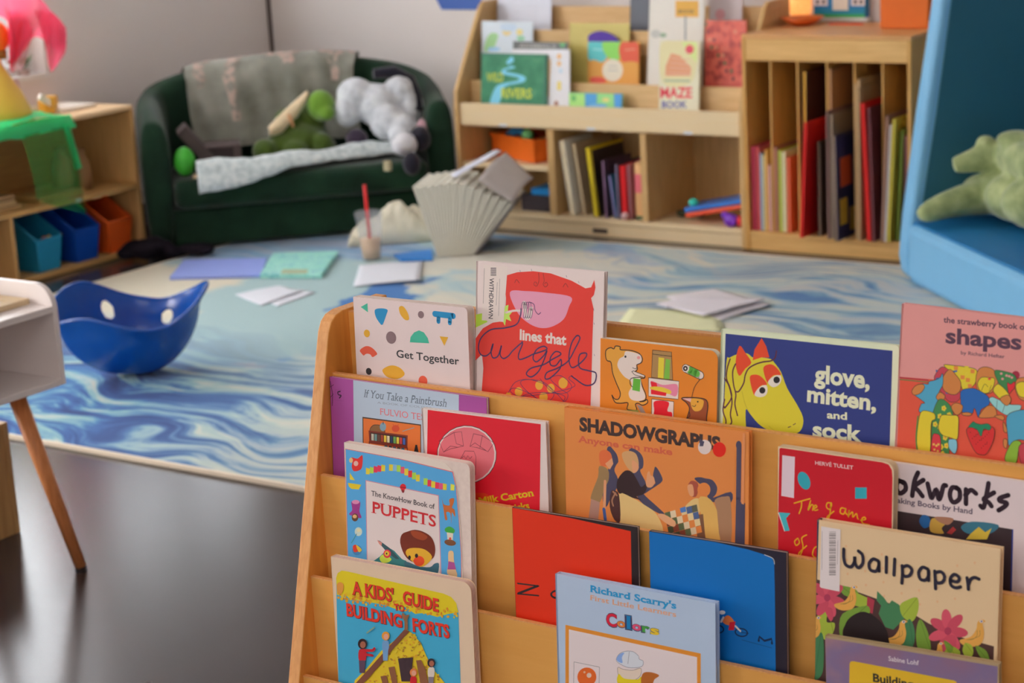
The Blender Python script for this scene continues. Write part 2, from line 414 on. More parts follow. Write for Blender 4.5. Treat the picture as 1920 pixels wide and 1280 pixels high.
def art_wiggle(a, W, H):
    R, PK, NV, YL, WH = (205, 54, 44), (214, 146, 172), (62, 44, 84), (216, 160, 52), (202, 186, 182)
    a.v(560, 480, .328)
    a.poly([(1170, 115), (1250, 92), (1340, 86), (1440, 98), (1560, 140), (1640, 184), (1672, 178), (1690, 136), (1697, 180), (1688, 222), (1672, 240), (1686, 300), (1680, 460), (1674, 700), (1668, 868), (1640, 935), (1040, 910), (1046, 780), (1056, 640), (1048, 560), (988, 620), (988, 510), (1040, 420), (1110, 380), (1180, 370), (1186, 240)], R)
    a.poly([(988, 340), (1050, 326), (1080, 376), (1030, 400), (988, 420)], (158, 190, 60)); a.poly([(986, 420), (1030, 402), (1075, 384), (1040, 430), (988, 505)], WH)
    a.poly([(1208, 206), (1300, 200), (1400, 208), (1554, 232), (1545, 290), (1515, 360), (1450, 402), (1380, 410), (1310, 380), (1250, 320)], PK, True)
    a.poly([(1180, 285), (1200, 278), (1196, 310), (1222, 318), (1204, 340), (1216, 372), (1186, 360), (1180, 398), (1166, 372), (1172, 330)], (170, 200, 90))
    a.line([(1185, 322), (1230, 312), (1272, 312)], 12, WH); a.line([(1290, 268), (1296, 320), (1302, 350), (1318, 345), (1330, 300)], 26, WH)
    a.v(560, 480, .328)
    for s_ in (0, 12, 24, 36): a.line([(1272 + s_, 300), (1278 + s_, 268), (1290 + s_, 266), (1292 + s_, 300), (1286 + s_, 350), (1296 + s_, 346), (1304 + s_, 300)], 3, NV)
    a.line([(1318, 262), (1345, 275), (1352, 310), (1370, 332), (1384, 322)], 4, NV)
    a.line([(1272, 300), (1268, 340), (1245, 390), (1180, 410), (1100, 420), (1045, 465), (1028, 520), (1040, 560), (1070, 570), (1100, 545), (1112, 500), (1100, 540), (1110, 580), (1140, 570), (1160, 510), (1152, 560), (1170, 585), (1200, 570), (1225, 540), (1280, 495), (1258, 560), (1262, 590), (1300, 580), (1340, 560)], 8, NV)
    a.line([(1340, 560), (1390, 545), (1420, 530), (1400, 515), (1360, 535), (1340, 580), (1360, 604), (1400, 570), (1420, 540), (1400, 600), (1370, 660), (1330, 690), (1302, 672), (1330, 640), (1400, 620), (1450, 590), (1500, 560), (1470, 545), (1440, 580), (1440, 620), (1470, 625), (1500, 590), (1495, 640), (1440, 695), (1410, 700), (1420, 665), (1480, 640), (1540, 600), (1580, 530), (1608, 470), (1590, 455), (1560, 500), (1545, 580), (1560, 635), (1600, 620), (1640, 580), (1645, 555), (1610, 560), (1600, 600), (1610, 640), (1660, 655), (1700, 670), (1690, 725), (1640, 738), (1580, 700), (1560, 684)], 8, NV)
    a.ell(1278, 492, 5, 6, NV)
    a.text('lines that', 1264, 476, 1530, 508, 60, (212, 196, 190), 0.035)
    for x, y, q in ((1258, 775, 22), (1375, 738, 22), (1442, 755, 22), (1512, 725, 26), (1400, 806, 24), (1200, 800, 18)): a.ell(x, y, q, q * 1.2, YL)
    for pts in ([(1200, 780), (1240, 720), (1320, 705), (1420, 740), (1460, 790), (1420, 830), (1340, 800), (1270, 730), (1300, 706), (1400, 720), (1480, 790), (1520, 830), (1540, 790), (1500, 760), (1440, 700), (1500, 684), (1560, 740), (1530, 780), (1450, 775), (1380, 700)],
                [(1560, 684), (1545, 700), (1580, 740), (1500, 770), (1380, 790), (1260, 800), (1210, 770), (1240, 755), (1330, 790), (1420, 860)], [(1220, 850), (1300, 790), (1420, 780), (1520, 800), (1500, 850)]):
        a.line(pts, 3, NV)
    D = (120, 40, 40)
    a.line([(1236, 152), (1246, 134), (1262, 154)], 3, D); a.line([(1512, 176), (1526, 156), (1540, 178)], 3, D)
    a.line([(1372, 96), (1374, 140), (1362, 170), (1346, 164), (1350, 148), (1362, 152), (1358, 160)], 3, D); a.line([(1398, 98), (1404, 140), (1398, 160), (1410, 176), (1424, 164), (1416, 150), (1406, 158)], 3, D)
    for x, y in ((1265, 80), (1330, 74), (1530, 110), (1600, 144), (1686, 300), (1688, 380), (1690, 560)): a.line([(x, y), (x + 3, y + 10)], 2, NV, False)
    a.poly([(1060, 50), (1195, 62), (1172, 376), (1048, 366)], (206, 194, 188))
    for i in range(7): a.rect(1098, 66 + i * 7, 1130, 70 + i * 7, (80, 74, 80))
    a.text('WITHDRAWN', 1096, 122, 1084, 356, -0 + 26, (60, 56, 60), 0.01) if False else a.text('WITHDRAWN', 1092, 124, 1086, 356, 26, (60, 56, 60), 0.012)
    for x, y, z_ in ((1150, 130, 340), (1136, 150, 280), (1062, 70, 270)): a.line([(x, y), (x - 6, z_)], 2.4, (120, 110, 112), False)
book('picture_book', 'tall white hardback "lines that wiggle" with a laughing red monster and library sticker', 'book',
     1.8122, .70, .12, (893, 489), (1133, 510), .7032, .008, (198, 184, 181), art_wiggle, group='picture books on the near display')

def art_hamster(a, W, H):
    a.v(1040, 560, .375)
    OR, TN, WHT = (226, 162, 62), (150, 116, 70), (212, 198, 190)
    # small animal in profile, painting
    a.outl([(255, 285), (258, 256), (280, 244), (296, 250), (305, 236), (328, 240), (330, 254), (380, 258), (420, 272), (438, 296), (434, 318), (412, 330), (414, 350), (404, 368), (424, 380), (450, 384), (448, 396), (430, 400), (440, 440), (456, 480), (452, 506), (424, 514), (446, 512), (462, 504), (464, 520), (440, 532), (418, 522), (404, 528), (410, 556), (380, 556), (362, 550), (366, 520), (330, 522), (302, 516), (286, 480), (300, 500), (320, 500), (328, 470), (308, 420), (290, 370), (282, 318), (262, 308)], OR, K_, 5)
    a.poly([(358, 262), (420, 276), (434, 296), (430, 318), (408, 330), (410, 352), (396, 366), (420, 384), (430, 400), (436, 440), (452, 480), (446, 504), (410, 510), (380, 500), (370, 470), (384, 440), (380, 410), (350, 390), (326, 360), (314, 330), (324, 300), (346, 286)], WHT, True)
    a.ell(354, 289, 5, 6, K_); a.ell(420, 294, 8, 8, (226, 150, 150)); a.line([(390, 344), (404, 350), (412, 342)], 3, K_)
    a.outl([(386, 364), (394, 360), (452, 384), (446, 392), (400, 380)], WHT, K_, 3, False)
    a.line([(430, 392), (395, 394), (378, 404), (380, 430), (400, 448)], 4, K_)
    a.poly([(394, 396), (430, 402), (426, 464), (388, 456)], (86, 160, 50))
    a.poly([(410, 528), (436, 536), (466, 590), (440, 586)], (140, 124, 116)); a.rect(330, 556, 420, 575, (140, 140, 70))
    # packets and rolls
    a.outl([(490, 256), (584, 266), (590, 405), (484, 392)], TN, K_, 3, False); a.line([(490, 276), (586, 288)], 3, K_, False)
    a.poly([(520, 292), (548, 296), (544, 398), (516, 394)], (226, 206, 60)); a.poly([(556, 300), (578, 304), (574, 402), (546, 399)], (108, 164, 60))
    a.outl([(470, 394), (622, 412), (618, 502), (470, 486)], WHT, K_, 3, False)
    a.poly([(484, 410), (540, 430), (612, 428), (608, 486), (560, 470), (490, 440)], (220, 130, 160), True); a.poly([(480, 412), (510, 420), (514, 438), (484, 440)], (196, 24, 40)); a.poly([(480, 440), (530, 440), (580, 458), (575, 476), (520, 462), (482, 452)], (224, 196, 60), True)
    a.poly([(482, 452), (560, 470), (556, 486), (482, 476)], (196, 24, 40))
    a.outl([(486, 500), (596, 514), (592, 640), (484, 640)], WHT, K_, 3, False)
    a.poly([(500, 512), (570, 516), (564, 560), (588, 572), (575, 640), (492, 640), (498, 560)], (198, 20, 38), True)
    a.line([(656, 348), (728, 382)], 44, K_, False); a.line([(656, 348), (728, 382)], 37, WHT, False); a.line([(676, 357), (710, 373)], 37, (86, 160, 60), False); a.ell(656, 348, 17, 19, WHT); a.ell(654, 348, 12, 13, K_); a.ell(654, 348, 4, 5, WHT)
    a.line([(728, 402), (700, 440), (686, 490)], 3, K_)
    # mole
    a.outl([(636, 496), (700, 494), (752, 502), (766, 530), (760, 590), (750, 640), (650, 640), (664, 590), (674, 548), (660, 520)], (132, 66, 34), K_, 5)
    a.poly([(684, 498), (740, 504), (744, 530), (730, 556), (704, 562), (688, 548), (680, 520)], (226, 168, 60), True); a.poly([(638, 497), (684, 497), (680, 516)], (216, 176, 176)); a.ell(716, 514, 4, 4, K_); a.line([(688, 534), (700, 538), (706, 530)], 3, K_)
    a.line([(672, 560), (676, 584), (660, 604), (680, 600), (700, 612)], 4, K_)
book('picture_book', 'orange board book with a cartoon hamster painting beside stacked packets, no title showing', 'book',
     1.8122, .70, .10, (1126, 634), (1346, 658), .7032, .0115, (214, 126, 34), art_hamster, 'board', r=.010, page=(200, 186, 170), group='picture books on the near display')

def art_glove(a, W, H):
    a.v(1340, 540, .3021)
    N, Y, O, P, C = (38, 50, 112), (188, 176, 42), (214, 70, 36), (80, 34, 54), (206, 208, 180)
    a.rect(0, 0, 1, 1, N) if False else None
    a.poly([(68, 282), (1104, 388), (1082, 1120), (46, 1020)], N)
    a.poly([(74, 450), (92, 432), (140, 410), (200, 404), (240, 432), (290, 430), (348, 440), (372, 464), (412, 520), (450, 620), (510, 720), (548, 800), (545, 860), (520, 895), (470, 912), (400, 905), (330, 880), (270, 840), (220, 780), (196, 750), (192, 800), (196, 900), (190, 1000), (50, 1000), (60, 700)], Y, True, 3)
    a.poly([(154, 358), (190, 400), (228, 462), (190, 500), (152, 544), (130, 460)], O, True, 3); a.poly([(292, 310), (320, 360), (340, 430), (290, 430), (236, 448), (248, 380)], O)
    for p in ([(384, 390), (376, 430), (352, 450), (300, 458), (250, 474), (210, 500), (190, 540), (180, 590), (150, 640), (130, 640)], [(130, 470), (112, 520), (118, 600), (132, 660), (126, 720), (142, 790)], [(96, 440), (78, 500), (74, 560), (96, 620), (104, 680), (66, 740), (60, 736)], [(62, 560), (90, 610), (108, 700), (98, 780), (106, 830), (94, 850)], [(62, 690), (52, 760), (70, 820), (66, 860)]): a.line(p, 9, P)
    a.poly([(218, 556), (250, 536), (290, 550), (326, 596), (290, 604), (262, 630), (244, 662)], O, True); a.poly([(302, 500), (330, 474), (370, 480), (412, 534), (370, 540), (345, 560), (326, 584)], O, True)
    a.poly([(248, 662), (262, 632), (292, 606), (322, 604), (328, 640), (312, 668), (276, 676)], (214, 206, 196), True); a.poly([(332, 586), (350, 558), (384, 540), (410, 544), (414, 570), (396, 602), (360, 614)], (214, 206, 196), True)
    a.ell(296, 634, 19, 20, K_); a.ell(385, 569, 20, 21, K_)
    a.line([(456, 864), (472, 858)], 5, P, False); a.line([(488, 848), (502, 840)], 5, P, False); a.line([(170, 640), (190, 720), (216, 770)], 2, (150, 140, 40)); a.line([(335, 855), (380, 890), (410, 902)], 2, (150, 140, 40))
    a.text('glove,', 618, 582, 962, 622, 112, C, 0.035); a.text('mitten,', 573, 700, 1002, 760, 100, C, 0.035); a.text('and', 697, 806, 822, 816, 46, C, 0.03); a.text('sock', 608, 920, 912, 950, 98, C, 0.035)
book('picture_book', 'wide dark blue book "glove, mitten, and sock" with a yellow sock horse', 'book',
     1.8122, .70, .115, (1352, 616), (1686, 648), .7032, .0085, (196, 204, 176), art_glove, group='picture books on the near display', r=.004)

def art_shapes(a, W, H):
    a.v(1680, 560, .25)
    PK, RD = (202, 138, 134), (214, 84, 62)
    a.poly([(30, 584), (1700, 720), (1700, 1500), (-8, 1500)], RD); a.line([(30, 590), (240, 610)], 9, (150, 40, 60), False); a.line([(30, 604), (240, 625)], 8, (84, 110, 60), False); a.line([(900, 570), (1700, 650)], 60, (150, 40, 60), False)
    T = (80, 54, 72)
    a.text('the strawberry book of', 356, 176, 985, 234, 44, T, 0.02); a.text('shapes', 372, 328, 940, 380, 116, T, 0.03); a.text('by Richard Hefter', 487, 416, 815, 446, 28, T, 0.004)
    BR, YL, BL, GR, CY = (184, 116, 60), (218, 198, 50), (36, 92, 160), (58, 120, 70), (70, 146, 176)
    LN = (70, 50, 40)
    def bear(pts, c): a.outl(pts, c, LN, 4)
    bear([(360, 495), (440, 500), (520, 510), (600, 530), (605, 580), (590, 640), (540, 680), (500, 680), (470, 600), (400, 540)], YL)
    for x, y in ((450, 520), (490, 545), (530, 565), (570, 585), (530, 520), (575, 545), (500, 590), (540, 610), (515, 640), (555, 655)): a.poly([(x - 15, y - 18), (x + 16, y - 14), (x + 14, y + 14), (x - 16, y + 12)], (206, 126, 60) if (x + y) % 3 else (226, 206, 60))
    bear([(290, 610), (300, 560), (350, 510), (420, 560), (480, 690), (470, 760), (400, 770), (340, 700)], (176, 60, 74))
    for i in range(18): a.ell(305 + (i * 37) % 160, 540 + (i * 53) % 210, 7, 8, (50, 90, 150))
    bear([(410, 530), (450, 570), (484, 620), (484, 680), (450, 716), (400, 712), (358, 680), (344, 630), (352, 590), (380, 545)], BR)
    bear([(120, 690), (150, 650), (200, 636), (240, 640), (250, 620), (290, 610), (330, 590), (350, 560), (352, 640), (320, 710), (310, 840), (180, 850), (190, 790), (216, 780), (180, 750), (140, 720)], CY)
    bear([(120, 690), (150, 650), (200, 640), (215, 665), (180, 710), (135, 720)], BR)
    bear([(600, 600), (620, 530), (670, 510), (730, 530), (765, 590), (760, 640), (720, 700), (660, 710), (610, 680)], BR)
    bear([(612, 640), (640, 590), (700, 590), (740, 600), (730, 660), (690, 705), (640, 700)], YL); a.line([(640, 690), (665, 640), (690, 660)], 3, LN); a.line([(700, 690), (715, 650)], 3, LN); a.ell(702, 600, 12, 9, (200, 60, 60))
    bear([(740, 540), (820, 545), (890, 570), (905, 620), (880, 640), (860, 680), (820, 700), (770, 630)], GR)
    for x, y in ((790, 560), (830, 575), (870, 590), (800, 600), (850, 580)): a.ell(x, y, 10, 9, (220, 150, 150))
    bear([(836, 630), (860, 640), (890, 620), (894, 660), (870, 690), (846, 710)], (196, 40, 50))
    bear([(730, 690), (760, 640), (800, 660), (850, 720), (860, 780), (830, 800), (790, 760)], YL)
    bear([(490, 690), (560, 670), (610, 680), (690, 730), (700, 790), (640, 830), (620, 890), (590, 820), (570, 860), (500, 850), (486, 760)], BL)
    bear([(700, 760), (720, 735), (760, 750), (850, 790), (940, 800), (900, 870), (840, 876), (760, 830)], (130, 184, 184)); a.line([(760, 760), (755, 820)], 3, LN); a.line([(820, 785), (800, 850)], 3, LN)
    bear([(628, 890), (640, 850), (690, 800), (740, 810), (756, 860), (740, 886)], BR); bear([(740, 880), (790, 870), (815, 890), (800, 910)], BR); bear([(780, 750), (840, 720), (865, 760), (830, 800)], BR)
    bear([(415, 810), (450, 780), (500, 800), (490, 850), (450, 870)], BR); bear([(496, 855), (540, 850), (570, 862), (550, 876), (505, 872)], BR); bear([(302, 740), (330, 700), (370, 730), (340, 770)], BR)
    bear([(300, 790), (340, 750), (400, 790), (430, 860), (420, 900), (400, 1000), (390, 1200), (280, 1180), (270, 920)], GR)
    for x, y in ((360, 820), (330, 880), (400, 870), (295, 940), (330, 960), (370, 1040), (340, 1110), (380, 1100), (350, 1160)):
        for q in range(5): a.ell(x + 11 * cos(q * 1.26), y + 13 * sin(q * 1.26), 8, 9, (222, 200, 60))
        a.ell(x, y, 5, 6, (200, 110, 40))
    bear([(180, 870), (200, 840), (240, 840), (290, 860), (296, 900), (270, 920), (262, 1000), (262, 1080), (250, 1160), (180, 1160), (160, 1100), (158, 1040), (164, 960)], YL); a.line([(166, 880), (158, 960), (152, 1050), (160, 1150)], 8, (60, 130, 60))
    bear([(330, 900), (350, 870), (410, 872), (466, 880), (470, 960), (460, 1050), (410, 1040), (350, 1020), (320, 970)], YL)
    bear([(275, 1030), (300, 1010), (335, 1040), (330, 1180), (265, 1170)], (186, 50, 60))
    for x, y in ((285, 1090), (305, 1100), (320, 1090), (290, 1130), (315, 1140)): a.rect(x - 8, y - 8, x + 8, y + 8, (222, 180, 90))
    bear([(395, 1060), (420, 1050), (455, 1060), (460, 1120), (440, 1160), (400, 1120)], (110, 170, 190))
    bear([(830, 900), (870, 850), (990, 830), (1160, 860), (1180, 1080), (1040, 1110), (960, 1060), (900, 1060), (850, 1100), (840, 1020)], CY)
    bear([(820, 1180), (860, 1090), (900, 1060), (940, 1080), (920, 1140), (900, 1230), (830, 1220)], (120, 160, 50)); bear([(806, 920), (830, 960), (835, 1000), (810, 990)], BR); bear([(810, 1050), (838, 1060), (830, 1120), (808, 1100)], BR)
    bear([(920, 1130), (960, 1080), (1060, 1090), (1160, 1140), (1100, 1280), (960, 1260)], (170, 60, 70)); bear([(900, 620), (940, 590), (1060, 600), (1150, 700), (1080, 760), (950, 760), (900, 690)], BR); bear([(900, 650), (950, 620), (1030, 650), (1010, 730), (930, 730)], YL)
    SB = (188, 44, 44)
    bear([(530, 990), (560, 960), (640, 990), (720, 960), (742, 1000), (725, 1080), (680, 1160), (640, 1168), (600, 1150), (560, 1080)], SB)
    a.outl([(545, 960), (580, 920), (600, 930), (640, 940), (690, 935), (715, 960), (700, 985), (660, 975), (640, 1030), (610, 980), (575, 965)], (30, 120, 84), LN, 3)
    for i in range(26):
        x = 560 + (i * 41) % 150; y = 1000 + (i * 29) % 130
        if abs(x - 640) < (1170 - y) * .55: a.ell(x, y, 3, 4, (110, 24, 30))
    a.line([(530, 1190), (735, 1212)], 3, (150, 50, 44), False)
book('picture_book', 'pink and red hardback "shapes" book with bears in patchwork clothes, far right of top tier', 'book',
     1.8135, .70, .07, (1691, 569), (2010, 607), .7032, .009, (202, 138, 134), art_shapes, group='picture books on the near display')

def art_paint(a, W, H):
    a.v(560, 480, .328)
    PU = (148, 68, 136); LB = (158, 172, 188)
    a.poly([(312, 706), (916, 792), (912, 1500), (322, 1500)], LB)
    a.v(560, 560, .15625)
    a.line([(380, 990), (396, 1080), (408, 1160), (404, 1280)], 9, (70, 30, 60)); a.line([(376, 1060), (420, 1030)], 7, (70, 30, 60), False); a.line([(384, 1180), (416, 1140)], 7, (70, 30, 60), False)
    a.line([(440, 1090), (545, 1100), (540, 1225), (436, 1216)], 2, (110, 50, 100), False, True); a.line([(500, 1110), (470, 1120), (480, 1150), (510, 1160), (490, 1190)], 14, (50, 26, 50))
    a.v(560, 480, .328)
    GT = (84, 96, 112)
    a.text('If You Take a Paintbrush', 372, 805, 846, 862, 46, GT, 0.0, 0.07, 0.24); a.text('A BOOK OF COLORS', 450, 842, 760, 874, 12, (120, 132, 146)); a.text('FULVIO TESTA', 464, 905, 790, 948, 38, (196, 100, 110), 0.0, 0.07)
    a.poly([(365, 918), (700, 962), (700, 1400), (370, 1400)], (60, 46, 40)); a.poly([(370, 926), (696, 968), (696, 1400), (374, 1400)], (206, 108, 46))
    RD = (110, 40, 28)
    a.outl([(410, 985), (430, 965), (470, 968), (490, 990), (486, 1010), (415, 1000)], (120, 84, 48), K_, 3); a.ell(482, 975, 18, 24, (110, 140, 156)); a.line([(484, 946), (483, 960)], 4, K_, False)
    a.poly([(400, 996), (624, 1024), (622, 1092), (404, 1060)], RD); a.poly([(410, 1006), (616, 1032), (614, 1082), (412, 1052)], (60, 34, 30))
    for i, c in enumerate([(176, 176, 160), (100, 140, 140), (86, 60, 50), (140, 60, 40), (200, 176, 60), (196, 190, 160), (40, 60, 90), (90, 150, 80), (206, 190, 70), (176, 60, 60), (60, 90, 160)]):
        x = 416 + i * 18; y = 1008 + i * 2.4; a.poly([(x, y + 6), (x + 14, y + 8), (x + 14, y + 46), (x, y + 44)], c)
    for i, c in enumerate([(40, 80, 90), (30, 50, 60), (50, 90, 110), (60, 60, 50), (40, 100, 120)]): a.ell(500 + i * 24, 1090 + i * 4, 10, 14, c)
    a.poly([(404, 1060), (622, 1092), (622, 1100), (404, 1068)], RD); a.ell(555, 985, 22, 20, (186, 70, 40)); a.line([(540, 960), (546, 975)], 4, (186, 70, 40), False); a.line([(570, 962), (566, 975)], 4, (186, 70, 40), False); a.line([(595, 1000), (660, 980)], 4, (120, 140, 150), False)
    a.poly([(660, 1118), (668, 1078), (678, 1078), (686, 1122)], K_)
    a.line([(404, 1060), (404, 1200)], 6, RD, False); a.line([(622, 1095), (622, 1300)], 6, RD, False)
book('picture_book', 'pale blue paperback with purple borders, "If You Take a Paintbrush", partly behind the red book', 'book',
     1.7832, .578, .062, (618, 706), (912, 746), .5812, .005, (148, 68, 136), art_paint, 'paper', group='picture books on the near display')

def art_milk(a, W, H):
    a.v(560, 480, .328)
    a.poly([(738, 878), (1384, 960), (1376, 1600), (728, 1560)], (196, 22, 40)); a.v(540, 800, .375)
    a.poly([(690, 340), (920, 330), (1000, 340), (1000, 410), (690, 400)], (206, 60, 30), True)
    a.ell(894, 138, 150, 146, K_, 10); a.ell(894, 138, 147, 143, (214, 196, 192), 10); a.ell(893, 138, 140, 136, (212, 108, 118), 10)
    K2 = (110, 40, 54)
    for p in ([(755, 70), (830, 28), (868, 24), (878, 96), (850, 102), (812, 110), (778, 126), (755, 70)], [(778, 126), (812, 96), (850, 102)], [(830, 28), (842, 84), (878, 96)], [(928, 34), (910, 98), (948, 104), (988, 118), (1000, 124), (1030, 80), (972, 44), (928, 34)], [(910, 98), (935, 80), (990, 118)], [(972, 44), (960, 104)],
              [(858, 170), (885, 120), (930, 122), (940, 150), (938, 240)], [(870, 156), (880, 144), (890, 160), (900, 144), (910, 160), (920, 148)], [(858, 170), (856, 230)], [(762, 150), (790, 190), (840, 240)]): a.line(p, 2.6, K2, False)
    a.text('Milk Carton', 958, 388, 1232, 344, 36, (220, 188, 30), 0.03, 0.05); a.text('Tricks', 1090, 428, 1210, 408, 36, (220, 188, 30), 0.03, 0.05)
book('picture_book', 'red hardback with a pink circle and yellow "Milk Carton" lettering on the second tier', 'book',
     1.7745, .578, .065, (790, 765), (1023, 791), .5812, .0075, (205, 190, 186), art_milk, group='picture books on the near display')

def art_shadow(a, W, H):
    a.v(1080, 740, .2188)
    BL, OR, SK, CR = (66, 62, 84), (204, 124, 62), (206, 146, 106), (206, 176, 116)
    a.poly([(-105, 100), (1450, 320), (1440, 1700), (-120, 1500)], (206, 126, 64))
    a.text('SHADOWGRAPHS', 30, 302, 1238, 478, 112, (58, 42, 40), 0.05); a.text('Anyone can make', 12, 402, 826, 516, 56, (186, 84, 60), 0.03, 0.07)
    a.ell(1103, 447, 57, 62, (206, 190, 186)); a.poly([(1060, 378), (1100, 400), (1090, 440), (1060, 440)], BL); a.ell(1229, 469, 57, 64, (200, 30, 16))
    # tall newel and figures
    a.line([(1398, 440), (1392, 900)], 46, BL, False); a.ell(1395, 430, 24, 36, BL); a.poly([(1372, 900), (1450, 930), (1444, 1400), (1360, 1400)], BL)
    a.poly([(265, 470), (290, 440), (320, 470), (350, 510), (364, 570), (345, 600), (330, 650), (360, 720), (350, 800), (300, 880), (260, 960), (230, 900), (240, 700), (300, 590)], BL, True, 3)
    a.poly([(455, 470), (530, 480), (575, 540), (575, 620), (550, 650), (590, 730), (610, 770), (680, 760), (660, 700), (670, 640), (680, 615), (705, 640), (740, 710), (735, 745), (690, 780), (600, 840), (590, 860), (700, 960), (760, 1020), (700, 1010), (540, 900), (480, 700)], BL, True, 3)
    a.poly([(1015, 720), (1060, 705), (1110, 715), (1170, 730), (1210, 790), (1200, 850), (1180, 880), (1328, 830), (1330, 920), (1200, 920), (1140, 900), (1100, 800)], BL, True, 3)
    a.poly([(200, 500), (240, 470), (290, 490), (310, 540), (300, 590), (260, 610), (210, 600)], (196, 96, 54), True, 3); a.poly([(250, 590), (310, 540), (320, 590), (290, 640)], SK)
    a.poly([(200, 610), (275, 640), (280, 730), (245, 800), (205, 920), (130, 900), (140, 830), (190, 700)], (136, 108, 72), True, 3); a.poly([(130, 890), (205, 920), (190, 1080), (105, 1080)], (156, 118, 106)); a.line([(250, 740), (244, 970)], 26, SK, False); a.line([(240, 980), (252, 1070)], 30, (60, 84, 140), False)
    a.poly([(395, 500), (450, 480), (510, 500), (535, 560), (535, 620), (500, 670), (455, 640), (410, 570)], (186, 142, 96), True, 3); a.poly([(480, 560), (536, 600), (528, 650), (490, 665)], SK, True, 3)
    a.poly([(360, 720), (420, 650), (480, 660), (530, 740), (560, 790), (600, 760), (610, 790), (580, 850), (520, 870), (560, 900), (480, 880), (380, 850), (350, 800)], (48, 30, 32), True, 3)
    a.poly([(605, 720), (612, 670), (630, 655), (640, 690), (665, 700), (676, 750), (650, 790), (612, 790), (600, 760)], SK, True, 3)
    a.poly([(370, 850), (480, 880), (600, 950), (690, 1020), (750, 1170), (700, 1300), (400, 1250), (380, 1060)], CR, True, 3); a.poly([(300, 830), (330, 820), (370, 860), (380, 1080), (330, 1070), (290, 960)], (70, 40, 40), True, 3)
    a.line([(340, 840), (310, 900), (320, 950)], 14, (150, 106, 80)); a.line([(320, 830), (350, 860)], 16, (150, 106, 80))
    a.poly([(960, 780), (990, 735), (1040, 750), (1050, 800), (1030, 870), (980, 860)], (150, 70, 54), True, 3); a.poly([(955, 780), (1000, 770), (1010, 860), (975, 860)], SK, True, 3); a.ell(1097, 812, 56, 60, (206, 122, 60))
    a.poly([(940, 950), (1010, 890), (1060, 900), (1060, 1010), (980, 1030), (930, 1000)], CR, True, 3); a.poly([(1050, 890), (1130, 880), (1190, 950), (1240, 1100), (1230, 1260), (1130, 1260), (1090, 1100)], (196, 156, 84), True, 3)
    a.poly([(1190, 900), (1280, 870), (1326, 910), (1330, 1260), (1240, 1250), (1210, 1000)], (150, 112, 84), True, 3); a.poly([(1030, 1030), (1090, 1020), (1110, 1230), (1040, 1230)], (110, 76, 56))
    quilt = [(84, 96, 66), (206, 186, 140), (64, 70, 50), (196, 180, 150), (70, 90, 130), (120, 60, 44), (206, 126, 64), (84, 84, 70)]
    for i in range(6):
        for j in range(4):
            x = 760 + i * 46 + j * 12; y = 1010 - i * 12 + j * 60
            a.poly([(x, y), (x + 46, y - 12), (x + 56, y + 46), (x + 10, y + 58)], quilt[(i * 3 + j * 5) % 8])
    a.poly([(890, 970), (940, 955), (946, 1000), (900, 1010)], (70, 110, 170)); a.poly([(700, 1030), (750, 1020), (850, 1080), (840, 1130), (760, 1090)], (206, 156, 116), True, 3)
    a.poly([(1430, 330), (1450, 330), (1440, 940), (1418, 930)], (216, 140, 90))
    a.line([(1362, 480), (1352, 1200)], 10, (196, 120, 60), False)
book('picture_book', 'orange book "Shadowgraphs Anyone can make" in a clear jacket with red and white dot stickers', 'book',
     1.7765, .578, .06, (1058, 763), (1404, 809), .5812, .008, (206, 128, 66), art_shadow, group='picture books on the near display', spine=(196, 120, 60), page=(176, 146, 70), rough=.2)

def art_game(a, W, H):
    a.v(1340, 760, .3021)
    a.poly([(402, 268), (412, 262), (500, 275), (1040, 352), (1080, 366), (1100, 400), (1104, 450), (1086, 1500), (380, 1500)], (176, 18, 34))
    a.poly([(420, 308), (498, 318), (492, 574), (414, 560)], (206, 186, 196)); a.text('HERVÉ TULLET', 624, 366, 860, 397, 24, (216, 190, 190), 0.012)
    a.ell(555, 466, 36, 58, (44, 146, 160), -22); a.rect(872, 508, 944, 578, (44, 146, 160)); a.poly([(398, 662), (470, 668), (444, 700), (466, 776), (432, 780)], (60, 160, 172)); a.line([(396, 664), (434, 778)], 6, (210, 200, 200), False)
    Y = (222, 172, 30)
    for p in ([(494, 606), (540, 592), (592, 578)], [(540, 594), (538, 630), (524, 670)], [(596, 590), (580, 650), (600, 616), (612, 622), (608, 650)], [(616, 640), (634, 628), (626, 618), (614, 634), (622, 650), (640, 646)],
              [(722, 604), (700, 604), (694, 628), (712, 644), (726, 620), (722, 604), (716, 670), (702, 710), (700, 690), (740, 656)], [(814, 640), (786, 636), (780, 664), (802, 672), (814, 640), (812, 664), (828, 680)], [(830, 690), (836, 648), (832, 680), (856, 660), (858, 692), (880, 670), (886, 696), (892, 704)], [(906, 712), (936, 706), (930, 692), (914, 704), (920, 730), (960, 740)]): a.line(p, 8, Y)
    a.v(1400, 800, .375)
    for p in ([(256, 556), (240, 572), (248, 592), (264, 578), (256, 556)], [(300, 540), (276, 556), (282, 600), (268, 642), (262, 630), (300, 594)], [(372, 594), (340, 604), (330, 640), (350, 656)]): a.line(p, 6, Y)
book('picture_book', 'worn dark red board book "The game of" with teal shapes on its cover', 'book',
     1.7745, .578, .045, (1459, 837), (1676, 868), .5812, .012, (196, 176, 146), art_game, 'board', r=.010, page=(188, 168, 138), group='picture books on the near display')

